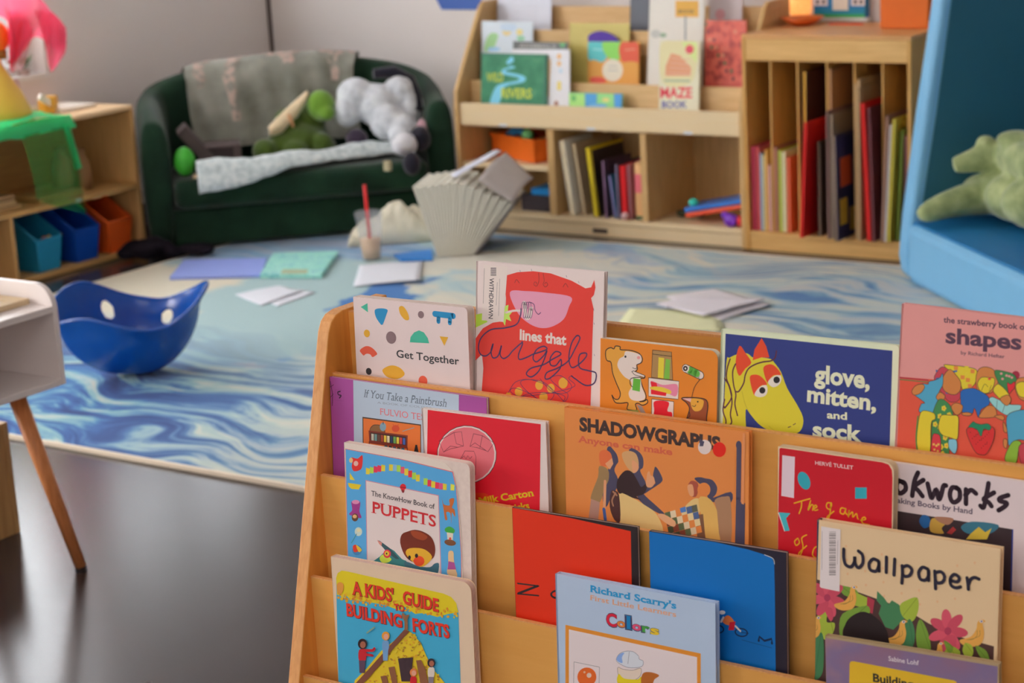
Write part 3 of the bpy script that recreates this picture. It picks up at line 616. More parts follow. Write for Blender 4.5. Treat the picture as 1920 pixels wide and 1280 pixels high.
def art_works(a, W, H):
    a.v(1340, 760, .3021)
    B = (44, 28, 40)
    for p in ([(1060, 470), (1050, 540), (1080, 560)], [(1170, 480), (1140, 466), (1128, 510), (1150, 545), (1185, 520), (1178, 480), (1150, 470)], [(1262, 416), (1240, 470), (1226, 560)], [(1296, 462), (1242, 500), (1266, 530), (1290, 562)], [(1322, 484), (1340, 560), (1350, 570), (1376, 520), (1390, 580), (1404, 560), (1420, 500), (1436, 496)],
              [(1516, 520), (1476, 508), (1460, 556), (1480, 600), (1518, 580), (1520, 530), (1500, 508)], [(1560, 520), (1560, 610)], [(1556, 556), (1590, 524), (1622, 546)], [(1700, 482), (1690, 540), (1670, 630), (1650, 622)], [(1734, 540), (1670, 580), (1700, 600), (1718, 624)], [(1822, 556), (1772, 574), (1770, 592), (1812, 604), (1800, 626), (1762, 650)]): a.line(p, 29, B)
    a.text('Making Books by Hand', 1090, 596, 1602, 674, 34, (74, 60, 82), 0.012, 0.05)
    a.poly([(1080, 645), (1852, 768), (1830, 1500), (1060, 1400)], (52, 40, 44)); a.poly([(1846, 768), (1854, 768), (1836, 1500), (1826, 1500)], (40, 60, 130))
    a.poly([(1290, 680), (1330, 690), (1340, 740), (1300, 760), (1270, 720)], (30, 86, 140), True); a.poly([(1350, 700), (1440, 720), (1410, 760), (1420, 794), (1340, 780)], (176, 140, 60), True); a.poly([(1370, 690), (1480, 700), (1450, 740), (1390, 720)], (150, 106, 84), True)
    a.poly([(1530, 750), (1600, 720), (1760, 740), (1720, 790), (1640, 800), (1560, 790)], (50, 104, 124), True); a.poly([(1590, 794), (1640, 752), (1680, 786), (1720, 760), (1690, 830), (1560, 830)], (190, 164, 60)); a.poly([(1440, 790), (1480, 750), (1500, 770), (1470, 800)], (150, 50, 50))
book('picture_book', 'marbled grey paperback about making books by hand, mostly behind the dark red board book', 'book',
     1.7885, .578, .04, (1640, 861), (1975, 911), .5812, .005, (196, 182, 184), art_works, 'paper', group='picture books on the near display')

def art_puppets(a, W, H):
    a.v(640, 820, .21867)
    BL = (76, 150, 200); WH = (205, 192, 190)
    a.poly([(34, 94), (500, 180), (958, 292), (985, 420), (1010, 700), (1030, 1000), (1036, 1700), (66, 1600)], (190, 90, 100)); a.poly([(38, 100), (500, 186), (952, 298), (981, 424), (1006, 700), (1026, 1000), (1030, 1700), (70, 1600)], BL)
    a.poly([(208, 364), (836, 494), (880, 1800), (228, 1650)], (180, 120, 140)); a.poly([(214, 372), (830, 500), (872, 1800), (234, 1650)], WH)
    cols = [(226, 206, 60), (150, 190, 70), (206, 50, 80), (206, 50, 80), (226, 206, 60), None, (226, 206, 60), (130, 180, 214), (150, 190, 70), (206, 80, 110), (226, 206, 60), (206, 50, 60), (150, 190, 70), (226, 206, 60), (90, 160, 210), (150, 190, 70), (206, 50, 80), (226, 206, 60), (206, 50, 80), (216, 80, 130), (226, 206, 60), None, (200, 200, 70)]
    for i, c in enumerate(cols):
        if not c: continue
        x = 228 + i * 33; t = i / 22
        y = 288 - 30 * sin(t * 6.0) + max(0, (t - .35)) * 200
        a.poly([(x - 16, y - 30), (x + 17, y - 26 + 5 * cos(t * 6)), (x + 15, y + 28), (x - 17, y + 26)], c)
    a.poly([(86, 170), (140, 180), (178, 150), (184, 200), (170, 270), (110, 288), (90, 250), (96, 210)], (200, 44, 40), True); a.ell(126, 222, 20, 22, (226, 180, 170)); a.ell(84, 195, 16, 22, (196, 170, 120))
    a.poly([(72, 300), (118, 366), (74, 360)], (226, 206, 60)); a.poly([(56, 388), (172, 404), (150, 444), (88, 440), (66, 420)], (222, 196, 40))
    a.poly([(90, 546), (160, 550), (156, 630), (170, 690), (70, 660), (94, 620)], (140, 50, 120), True); a.ell(124, 552, 32, 18, (206, 130, 170)); a.ell(118, 684, 28, 34, (90, 60, 40)); a.ell(116, 676, 18, 16, (206, 160, 110))
    a.ell(148, 806, 32, 38, (176, 190, 180)); a.line([(132, 826), (88, 902)], 7, (60, 130, 140), False); a.ell(150, 796, 16, 14, (226, 220, 180)); a.ell(136, 964, 42, 44, (60, 120, 170)); a.poly([(100, 930), (130, 920), (150, 970), (110, 980)], (206, 60, 40), True); a.poly([(128, 920), (176, 960), (150, 980)], (222, 190, 60), True)
    a.poly([(862, 520), (876, 570), (930, 580), (926, 530), (966, 520), (964, 560), (950, 600), (972, 620), (976, 680), (948, 640), (944, 740), (936, 650), (900, 640), (910, 700), (890, 700), (876, 600)], (176, 94, 46), True, 3)
    a.poly([(890, 780), (930, 762), (972, 790), (960, 820), (900, 810)], (60, 150, 60), True); a.poly([(905, 812), (960, 820), (956, 884), (912, 876)], (214, 206, 190)); a.ell(934, 900, 50, 26, (110, 70, 46), 10); a.ell(934, 866, 10, 12, (200, 60, 50))
    a.poly([(920, 980), (960, 976), (966, 1040), (976, 1110), (994, 1190), (910, 1170), (918, 1080)], (214, 180, 136), True, 3); a.poly([(920, 1060), (970, 1070), (984, 1130), (912, 1130)], (150, 70, 130)); a.ell(940, 1000, 22, 26, (206, 176, 130))
    a.text('The KnowHow Book of', 258, 496, 802, 612, 44, (60, 52, 56), 0.006, 0.07); a.text('PUPPETS', 258, 640, 812, 766, 98, (184, 40, 46), 0.016, 0.085)
    a.ell(530, 424, 26, 28, (190, 30, 44)); a.poly([(514, 448), (546, 452), (536, 474), (524, 472)], (120, 26, 36)); a.line([(505, 424), (556, 430)], 5, (90, 20, 30), False)
    # green felt creature with a pencil, and a shaggy haired doll face
    a.poly([(250, 1080), (330, 1020), (420, 950), (520, 1040), (560, 1060), (552, 1120), (440, 1100), (300, 1080)], (50, 116, 120), True, 3); a.poly([(310, 880), (330, 884), (420, 950), (500, 1040), (470, 1040), (400, 990), (330, 910)], (44, 76, 84)); a.poly([(308, 878), (350, 900), (345, 930), (326, 912)], (186, 120, 110))
    a.poly([(330, 1030), (370, 1000), (430, 1040), (400, 1070), (350, 1070)], (176, 196, 70), True); a.ell(394, 996, 32, 36, (196, 50, 70)); a.ell(392, 994, 20, 22, (226, 196, 60)); a.ell(390, 994, 6, 8, K_)
    a.poly([(548, 1060), (660, 1100), (760, 1110), (800, 1080), (838, 1080), (830, 1160), (800, 1172), (660, 1150), (560, 1120)], (56, 96, 112), True, 3)
    a.poly([(506, 900), (520, 830), (570, 805), (630, 790), (700, 805), (770, 850), (804, 930), (800, 1010), (765, 1050), (700, 1080), (600, 1060), (540, 1000)], (104, 40, 24), True, 3); a.poly([(600, 800), (680, 810), (740, 850), (700, 880), (620, 850)], (140, 60, 30), True)
    a.poly([(556, 1000), (570, 955), (640, 945), (720, 960), (780, 1020), (740, 1080), (680, 1108), (620, 1070)], (226, 176, 50), True, 3); a.ell(668, 1058, 46, 44, (206, 70, 34)); a.ell(586, 1027, 12, 17, K_); a.ell(646, 1012, 14, 18, K_); a.ell(632, 1056, 14, 12, (196, 60, 40))
book('picture_book', 'blue-bordered paperback "PUPPETS" with curled cover and thick pages, on the third tier', 'book',
     1.7405, .455, .063, (645, 829), (881, 869), .4582, .010, (203, 190, 180), art_puppets, 'paper', group='picture books on the near display', r=.008, page=(196, 178, 170),
     outline=[(645, 829), (700, 838), (800, 857), (835, 868), (850, 885), (857, 920), (864, 1000), (869, 1110), (876, 1260), (668, 1215), (652, 1060)])

def art_red(a, W, H):
    a.v(920, 900, .3021)
    a.poly([(134, 170), (500, 235), (870, 316), (884, 1100), (140, 1100)], (206, 46, 18))
    a.line([(168, 640), (298, 656)], 9, K_, False); a.line([(168, 704), (298, 716)], 9, K_, False); a.line([(292, 656), (172, 702)], 14, K_, False); a.ell(418, 708, 48, 30, K_); a.ell(420, 708, 38, 18, (206, 46, 18)); a.ell(560, 740, 48, 30, K_); a.ell(562, 740, 38, 18, (206, 46, 18))
book('picture_book', 'plain orange-red paperback with a wide black letter N near its foot', 'book',
     1.7405, .455, .052, (960, 951), (1195, 988), .4582, .005, (36, 28, 30), art_red, 'paper', group='picture books on the near display', page=(170, 150, 140))
def art_zoom(a, W, H):
    a.v(920, 900, .3021)
    a.poly([(984, 318), (1150, 345), (1400, 385), (1600, 430), (1690, 458), (1748, 484), (1760, 520), (1764, 700), (1770, 1260), (984, 1200)], (4, 96, 166))
    a.line([(1700, 462), (1752, 486), (1762, 520)], 4, (190, 190, 196)); NV = (14, 34, 70)
    for x, y in ((1408, 922), (1556, 944)): a.ell(x, y, 42, 28, NV, 10); a.ell(x, y, 34, 20, (4, 96, 166), 10)
    a.line([(1520, 900), (1556, 944), (1600, 950)], 4, NV, False); a.line([(1664, 996), (1668, 970), (1700, 996), (1744, 984), (1746, 1012)], 14, NV, False); a.line([(1560, 990), (1744, 1040)], 3, (10, 60, 110), False)
    a.ell(1437, 820, 20, 13, (196, 190, 184)); a.poly([(1450, 850), (1480, 840), (1512, 880), (1480, 900), (1440, 880)], (216, 116, 60), True); a.poly([(1484, 880), (1520, 876), (1510, 930), (1476, 930)], (186, 24, 44)); a.line([(1445, 850), (1430, 878)], 12, (206, 200, 196), False); a.line([(1520, 905), (1550, 935)], 12, (206, 200, 196), False)
book('picture_book', 'plain bright blue paperback with a tiny cyclist and the letters O M, pages dark', 'book',
     1.7405, .455, .047, (1217, 995), (1474, 1036), .4582, .006, (34, 30, 44), art_zoom, 'paper', group='picture books on the near display', page=(150, 130, 122))

def art_wall(a, W, H):
    a.v(1500, 960, .25)
    GN, DG, LG, PK, OC, BR = (104, 136, 50), (60, 112, 74), (142, 160, 54), (176, 66, 84), (206, 152, 72), (70, 46, 44)
    a.poly([(142, 80), (1500, 290), (1440, 1700), (90, 1700)], (205, 178, 140))
    a.poly([(120, 60), (140, 75), (96, 1700), (60, 1700)], (36, 50, 80))
    a.poly([(112, 500), (300, 548), (440, 600), (580, 650), (720, 700), (880, 780), (960, 830), (1100, 900), (1250, 950), (1455, 1005), (1440, 1700), (86, 1700)], BR)
    for i in range(34):
        x = 340 + (i * 137) % 1090; y = 150 + (i * 83) % 560
        if y < 150 + (x - 120) * .155 + 40 or y > 520 + (x - 120) * .34: continue
        a.ell(x, y, 9, 11, (198, 160, 120))
    def leaf(pts, c, vein=True):
        a.poly(pts, c, True, 4)
        if vein: a.line([pts[0], pts[len(pts) // 2]], 4, tuple(int(q * .8) for q in c), False)
    leaf([(300, 550), (420, 580), (430, 640), (330, 620)], GN); a.poly([(420, 600), (505, 640), (500, 720), (410, 700)], LG); a.poly([(505, 630), (560, 660), (545, 760), (500, 740)], (150, 50, 66))
    a.poly([(580, 590), (630, 640), (665, 690), (690, 660), (740, 690), (785, 740), (780, 800), (700, 880), (640, 860), (590, 760), (610, 700), (575, 660)], DG); leaf([(880, 640), (886, 740), (840, 820), (770, 780), (750, 700), (800, 660)], LG)
    leaf([(820, 800), (860, 880), (850, 1000), (780, 1040), (770, 900)], DG); leaf([(900, 800), (960, 900), (980, 1040), (900, 1060), (870, 920)], GN); leaf([(210, 720), (200, 820), (260, 830), (250, 900), (200, 960), (140, 900), (120, 790)], LG); leaf([(160, 900), (180, 1000), (170, 1200), (110, 1250), (86, 1100), (100, 980)], DG)
    leaf([(500, 700), (520, 760), (440, 760), (330, 860), (320, 940), (296, 900), (320, 760)], GN)
    def flower(cx, cy, s_, n=7, a0=0):
        for i in range(n):
            t = a0 + 2 * pi * i / n; a.ell(cx + cos(t) * 52 * s_, cy + sin(t) * 62 * s_, 52 * s_, 26 * s_, (186, 74, 92) if i % 2 else PK, degrees_(t))
        a.ell(cx, cy, 18 * s_, 20 * s_, (150, 50, 76))
    def degrees_(t): return t * 180 / pi
    flower(205, 640, 1.35, 7, .3); flower(1110, 890, 1.45, 7, .1)
    a.poly([(185, 720), (240, 720), (250, 790), (225, 812)], PK, True); a.poly([(1110, 930), (1170, 930), (1165, 1030), (1135, 1036)], PK, True)
    def bird(x, y, q):
        a.poly([(x - 90 * q, y + 60 * q), (x - 20 * q, y + 40 * q), (x + 20 * q, y - 10 * q), (x + 30 * q, y - 60 * q), (x + 60 * q, y - 80 * q), (x + 84 * q, y - 66 * q), (x + 64 * q, y - 50 * q), (x + 74 * q, y + 20 * q), (x + 50 * q, y + 90 * q), (x - 20 * q, y + 108 * q), (x - 76 * q, y + 90 * q)], OC, True, 4)
        for r in (26, 44): a.line([(x - r * q, y + 60 * q), (x, y + (60 - r * .2) * q), (x + r * q, y + 30 * q), (x + r * q, y - 6 * q)], 3, (130, 100, 50))
        a.ell(x + 56 * q, y - 66 * q, 12 * q, 10 * q, (200, 196, 190)); a.ell(x + 57 * q, y - 66 * q, 6 * q, 6 * q, (60, 60, 120))
    bird(350, 628, 1); bird(720, 890, 1.05); bird(1300, 890, 1.1); bird(1010, 1040, .85); bird(90, 850, .9)
    leaf([(1240, 980), (1290, 1000), (1300, 1060), (1260, 1100), (1220, 1040)], LG); leaf([(1320, 1000), (1400, 1040), (1420, 1120), (1350, 1080)], GN); leaf([(1120, 1000), (1200, 1040), (1180, 1100), (1080, 1080)], LG); leaf([(1080, 960), (1150, 1010), (1120, 1060)], GN)
    a.poly([(325, 920), (350, 820), (410, 765), (480, 745), (560, 780), (630, 850), (662, 930), (655, 1100), (330, 1100)], (34, 24, 26), True, 4)
    a.poly([(160, 104), (306, 128), (298, 594), (162, 566), (150, 556)], (206, 196, 196))
    for i in range(30):
        w_ = 2 + (i * 7 % 5); y = 145 + i * 11
        a.rect(220, y, 270, y + w_ * 1.3, (110, 100, 100))
    a.line([(168, 140), (166, 430)], 3, (140, 130, 130), False); a.line([(286, 210), (282, 390)], 3, (140, 130, 130), False)
    D = (38, 34, 50)
    for p in ([(330, 275), (330, 340), (345, 392), (385, 408), (410, 370), (412, 330), (414, 380), (440, 415), (472, 380), (470, 320), (440, 290)], [(590, 365), (550, 350), (520, 385), (530, 430), (572, 440), (592, 400), (592, 372), (594, 440)], [(650, 335), (648, 450)], [(712, 350), (706, 470)],
              [(768, 400), (770, 460), (765, 530)], [(770, 410), (810, 400), (840, 430), (825, 470), (790, 480), (770, 462)], [(960, 425), (920, 412), (892, 450), (905, 500), (945, 506), (966, 470), (964, 430), (966, 510)], [(1012, 440), (1016, 510), (1018, 572)], [(1014, 452), (1060, 446), (1086, 482), (1070, 522), (1030, 528), (1016, 505)],
              [(1130, 510), (1180, 520), (1196, 490), (1160, 465), (1130, 495), (1135, 545), (1170, 565), (1206, 558)], [(1254, 490), (1262, 540), (1264, 576)], [(1262, 550), (1280, 505), (1310, 488), (1344, 500)]): a.line(p, 25, D)
book('picture_book', 'cream hardback "Wallpaper" with jungle leaves, pink flowers, yellow birds and barcode sticker', 'book',
     1.7405, .455, .064, (1532, 974), (1876, 1029), .4582, .010, (205, 178, 140), art_wall, group='picture books on the near display', spine=(40, 52, 70))

def art_forts(a, W, H):
    a.v(610, 1040, .18746)
    a.L += 0.0001
    out = [(108, 230), (125, 180), (165, 156), (230, 166), (1180, 385), (1260, 420), (1310, 480), (1332, 560), (1366, 1700), (140, 1600)]
    a.poly(out, (58, 150, 186)); a.poly([(108, 230), (125, 180), (165, 156), (230, 166), (1180, 385), (1260, 420), (1310, 480), (1332, 575), (1230, 590), (1120, 620), (980, 580), (900, 590), (800, 520), (700, 540), (600, 500), (430, 470), (250, 440), (200, 400), (118, 400)], (222, 200, 34))
    rnd = random.Random(3)
    for i in range(120):
        t = rnd.random(); x = 130 + t * 1190; y = 400 + t * 190 + rnd.uniform(-40, 50); a.ell(x, y, rnd.uniform(8, 17), rnd.uniform(8, 18), rnd.choice([(206, 150, 40), (222, 190, 40), (190, 120, 40)]), n=7)
    a.poly([(118, 300), (150, 270), (185, 300), (175, 370), (130, 385)], (206, 140, 60), True)
    R = (200, 50, 34); DK = (90, 34, 40)
    for o_, c in ((5, DK), (0, R)):
        a.text("A KIDS'", 272 + o_, 388 + o_, 694 + o_, 468 + o_, 130, c, 0.03, 0.035); a.text('GUIDE', 780 + o_, 480 + o_, 1136 + o_, 566 + o_, 126, c, 0.03, 0.035)
        a.text('TO', 692 + o_, 545 + o_, 794 + o_, 566 + o_, 62, c, 0.03, 0.035); a.text('BUILDING', 218 + o_, 602 + o_, 772 + o_, 722 + o_, 122, c, 0.035, 0.03); a.text('FORTS', 876 + o_, 756 + o_, 1246 + o_, 828 + o_, 128, c, 0.035, 0.03)
    # branch hut thatched with leaves
    a.poly([(820, 745), (870, 780), (960, 880), (1010, 1000), (1090, 1150), (1200, 1280), (1260, 1450), (250, 1450), (300, 1250), (420, 1130), (560, 960), (700, 850)], (206, 180, 40))
    for i in range(230):
        y = rnd.uniform(790, 1400); f_ = (y - 745) / 600; x = 830 + rnd.uniform(-1, 1) * (40 + 420 * f_) - 60 * f_; a.ell(x, y, rnd.uniform(8, 20), rnd.uniform(6, 13), rnd.choice([(222, 196, 40), (190, 140, 40), (150, 110, 40), (232, 208, 60)]), rnd.uniform(-60, 60), n=7)
    a.poly([(800, 740), (850, 760), (700, 920), (560, 1090), (430, 1240), (330, 1330), (300, 1290), (440, 1140), (600, 960)], (110, 66, 50)); a.poly([(780, 570), (810, 600), (850, 590), (830, 640), (835, 740), (800, 750), (800, 660), (770, 600)], (130, 90, 60))
    a.poly([(735, 1030), (885, 1020), (860, 1260), (770, 1260)], (60, 44, 50))
    for p in ([(640, 1120), (700, 1110), (735, 1300), (680, 1300)], [(560, 1210), (620, 1200), (650, 1320), (590, 1320)], [(915, 1050), (965, 1045), (1010, 1140), (1040, 1290), (960, 1280)]): a.poly(p, (124, 80, 54))
    def kid(x, y, hair, shirt, leg, q=1.0):
        a.poly([(x - 34 * q, y + 60 * q), (x + 34 * q, y + 60 * q), (x + 30 * q, y + 170 * q), (x - 34 * q, y + 170 * q)], shirt, True, 3); a.poly([(x - 36 * q, y + 165 * q), (x + 30 * q, y + 165 * q), (x + 22 * q, y + 290 * q), (x - 30 * q, y + 290 * q)], leg)
        a.ell(x, y, 46 * q, 52 * q, hair); a.ell(x + 4 * q, y + 8 * q, 28 * q, 34 * q, (150, 90, 70) if hair[0] < 60 else (206, 150, 130))
    kid(380, 885, (46, 30, 34), (176, 34, 44), (80, 60, 80)); a.line([(400, 950), (480, 950), (500, 930)], 26, (176, 34, 44)); a.line([(400, 990), (480, 1000)], 24, (176, 34, 44))
    kid(612, 806, (206, 140, 50), (100, 140, 180), (100, 140, 180), .85); kid(1068, 1074, (40, 36, 46), (190, 180, 170), (120, 110, 120), .85); kid(890, 1170, (190, 110, 60), (180, 30, 40), (60, 50, 90), .8)
    a.line([(425, 775), (500, 718)], 14, (120, 140, 120), False)
book('picture_book', "cream-bordered paperback \"A KIDS' GUIDE TO BUILDING FORTS\" at the lower left of the display", 'book',
     1.7100, .333, .040, (620, 1043), (883, 1093), .3362, .011, (206, 182, 156), art_forts, 'paper', group='picture books on the near display', r=.012, page=(186, 160, 148))

def art_colors(a, W, H):
    a.v(1040, 1060, .17186)
    a.text("Richard Scarry's", 380, 282, 1328, 472, 74, (30, 132, 184), 0.03, 0.08); a.text('First Little Learners', 382, 372, 1326, 560, 56, (216, 156, 120), 0.012, 0.08)
    cs = [(190, 28, 54), (206, 120, 50), (14, 110, 164), (196, 70, 104), (60, 140, 56), (214, 184, 40)]
    px_ = [(565, 645, 680, 668, 132), (682, 658, 775, 676, 88), (772, 680, 845, 694, 140), (848, 694, 945, 712, 92), (945, 716, 1040, 732, 92), (1045, 742, 1142, 758, 96)]
    for q, c, (x0, y0, x1, y1, h) in zip('Colors', cs, px_):
        a.text(q, x0 - 4, y0 + 6, x1 + 4, y1 + 6, h + 10, (60, 60, 90), 0.06, 0.07); a.text(q, x0, y0, x1, y1, h, c, 0.035, 0.06)
    a.poly([(118, 645), (1594, 958), (1596, 3000), (116, 2900)], (200, 128, 44)); a.poly([(156, 695), (1554, 998), (1556, 2960), (154, 2840)], (204, 192, 194))
    a.line([(214, 1050), (490, 1106)], 4, (90, 84, 90), False); a.line([(212, 1050), (208, 1300)], 4, (90, 84, 90), False); a.line([(490, 1106), (484, 1320)], 4, (90, 84, 90), False)
    a.ell(352, 1214, 104, 104, (200, 92, 34)); a.ell(376, 1196, 26, 27, (216, 190, 176)); a.ell(326, 1162, 12, 12, (216, 170, 140))
    # a plain yellow scarf and round cap stand for the drawn figure
    a.outl([(676, 1010), (710, 960), (780, 932), (860, 940), (915, 985), (925, 1020), (965, 1040), (960, 1090), (900, 1112), (800, 1110), (720, 1075), (680, 1045)], (196, 200, 208), (90, 90, 110), 4); a.poly([(676, 1010), (710, 965), (760, 950), (735, 1000), (740, 1060), (690, 1044)], (120, 150, 200), True); a.line([(815, 940), (800, 1070)], 4, (90, 90, 110))
    a.outl([(690, 1110), (750, 1130), (850, 1140), (940, 1120), (935, 1200), (860, 1250), (760, 1240), (700, 1200)], (206, 190, 176), (100, 80, 70), 4)
    a.poly([(700, 1180), (760, 1230), (900, 1240), (945, 1210), (950, 1300), (700, 1290)], (216, 196, 30), True); a.poly([(960, 1180), (1040, 1160), (1140, 1195), (1090, 1240), (1060, 1290), (950, 1290)], (160, 90, 34), True)
book('picture_book', 'light blue hardback "Colors" with an orange-framed white picture, bottom centre of the display', 'book',
     1.7098, .333, .052, (1041, 1075), (1341, 1131), .3362, .0095, (160, 178, 202), art_colors, group='picture books on the near display', page=(180, 186, 200))

def art_building(a, W, H):
    a.v(1500, 960, .25)
    a.poly([(182, 940), (1482, 1156), (1470, 1900), (170, 1800)], ramp_mat('marbled_purple', [(0.3, (128, 92, 108)), (0.5, (112, 96, 128)), (0.7, (142, 108, 114))], nscale=14, detail=6, rough=.4))
    a.text('Sabine Lohf', 664, 1112, 892, 1148, 36, (196, 186, 190), 0.012)
    a.poly([(372, 1135), (380, 1118), (400, 1116), (1160, 1262), (1176, 1275), (1178, 1900), (360, 1800)], (212, 172, 40)); a.text('Building', 548, 1268, 850, 1320, 62, (44, 40, 36), 0.03)
book('picture_book', 'purple marbled book "Building" with a yellow title panel, cut off at the bottom edge', 'book',
     1.710, .333, .05, (1547, 1191), (1873, 1244), .3362, .0075, (150, 130, 100), art_building, group='picture books on the near display', page=(176, 168, 130))
# ------------------------------------------------------------------ the room
XW, YW = -5.75, 6.55
def struct(name, mb, **k):
    o = mb.build(name, loc=(0, 0, 0), **k); o['kind'] = 'structure'; return o
WALL = ramp_mat('painted_wall', [(0.3, (202, 195, 191)), (0.7, (207, 200, 196))], nscale=3, rough=.75, spec=.2)
FLOOR = ramp_mat('dark_vinyl_floor', [(0.2, (42, 36, 38)), (0.8, (56, 48, 50))], scale=(4, 1.2, 1), nscale=2.2, detail=2, dist=.2, rough=.22, spec=.42)
mb = MB(); mb.box((XW - .2, -2.6, -.06), (3.2, YW + .2, 0), FLOOR); struct('floor', mb)
mb = MB(); mb.box((XW - .12, YW, 0), (3.2, YW + .12, 2.7), WALL); struct('wall_rear', mb)
mb = MB(); mb.box((3.2, -2.6, 0), (3.32, YW + .12, 2.7), WALL); struct('wall_right', mb)
mb = MB(); mb.box((XW - .12, -2.6, 2.7), (3.32, YW + .12, 2.8), WALL); struct('ceiling', mb)
mb = MB(); mb.box((-1.85, -.05, 2.606), (-.15, 1.25, 2.7), M((222, 220, 216))); struct('fill_light_housing', mb)  # made-up housing over the added fill lamp, out of view
def wall_left():
    mb = MB(); a, b, c, d = -2.6, -1.3, 2.1, 3.0; e = 5.23; z0, z1 = .665, 2.15
    for y0, y1 in ((a, b), (c, d), (e, 5.30), (6.31, YW + .12)): mb.box((XW - .12, y0, 0), (XW, y1, 2.7), WALL)
    for y0, y1 in ((b, c), (d, e)):
        mb.box((XW - .12, y0, 0), (XW, y1, z0), WALL); mb.box((XW - .12, y0, z1), (XW, y1, 2.7), WALL)
    mb.box((XW - .12, 5.30, 0), (XW, 6.31, .965), WALL); mb.box((XW - .12, 5.30, 1.52), (XW, 6.31, 2.7), WALL)
    struct('wall_left', mb)
    fr = M((222, 220, 216), rough=.4); gl = bpy.data.materials.new('window_glass'); gl.use_nodes = True
    p = gl.node_tree.nodes['Principled BSDF']; p.inputs['Transmission Weight'].default_value = 1; p.inputs['Roughness'].default_value = 0; p.inputs['IOR'].default_value = 1.01; p.inputs['Base Color'].default_value = (1, 1, 1, 1)
    for n, (y0, y1, z0, z1) in enumerate(((d, e, z0, z1), (b, c, z0, z1), (5.30, 6.31, .965, 1.52))):
        w = MB(); f = .045
        for q in ((y0, z0, y0 + f, z1), (y1 - f, z0, y1, z1), (y0 + f, z0, y1 - f, z0 + f), (y0 + f, z1 - f, y1 - f, z1), ((y0 + y1) / 2 - .02, z0 + f, (y0 + y1) / 2 + .02, z1 - f)): w.box((XW - .10, q[0], q[1]), (XW - .06, q[2], q[3]), fr)
        o = struct('window_%d' % (n + 1), w)
        g = MB(); g.box((XW - .084, y0 + f, z0 + f), (XW - .078, y1 - f, z1 - f), gl); g.build('pane', o)
        s = MB(); s.box((XW - .12, y0 + .001, z0 + .0005), (XW + (.02 if n < 2 else -.005), y1 - .001, z0 + .018), fr); s.build('window_sill', o)
wall_left()
mb = MB(); mb.box((XW, YW - .012, .0), (XW + .012, YW, 2.7), M((70, 56, 52))); struct('trim_1', mb)
mb = MB(); mb.box((XW + .012, YW - .012, 0), (3.2, YW, .09), M((60, 48, 46))); struct('baseboard_rear', mb)
mb = MB(); mb.box((XW, -2.6, 0), (XW + .012, YW - .012, .09), M((60, 48, 46))); struct('baseboard_left', mb)

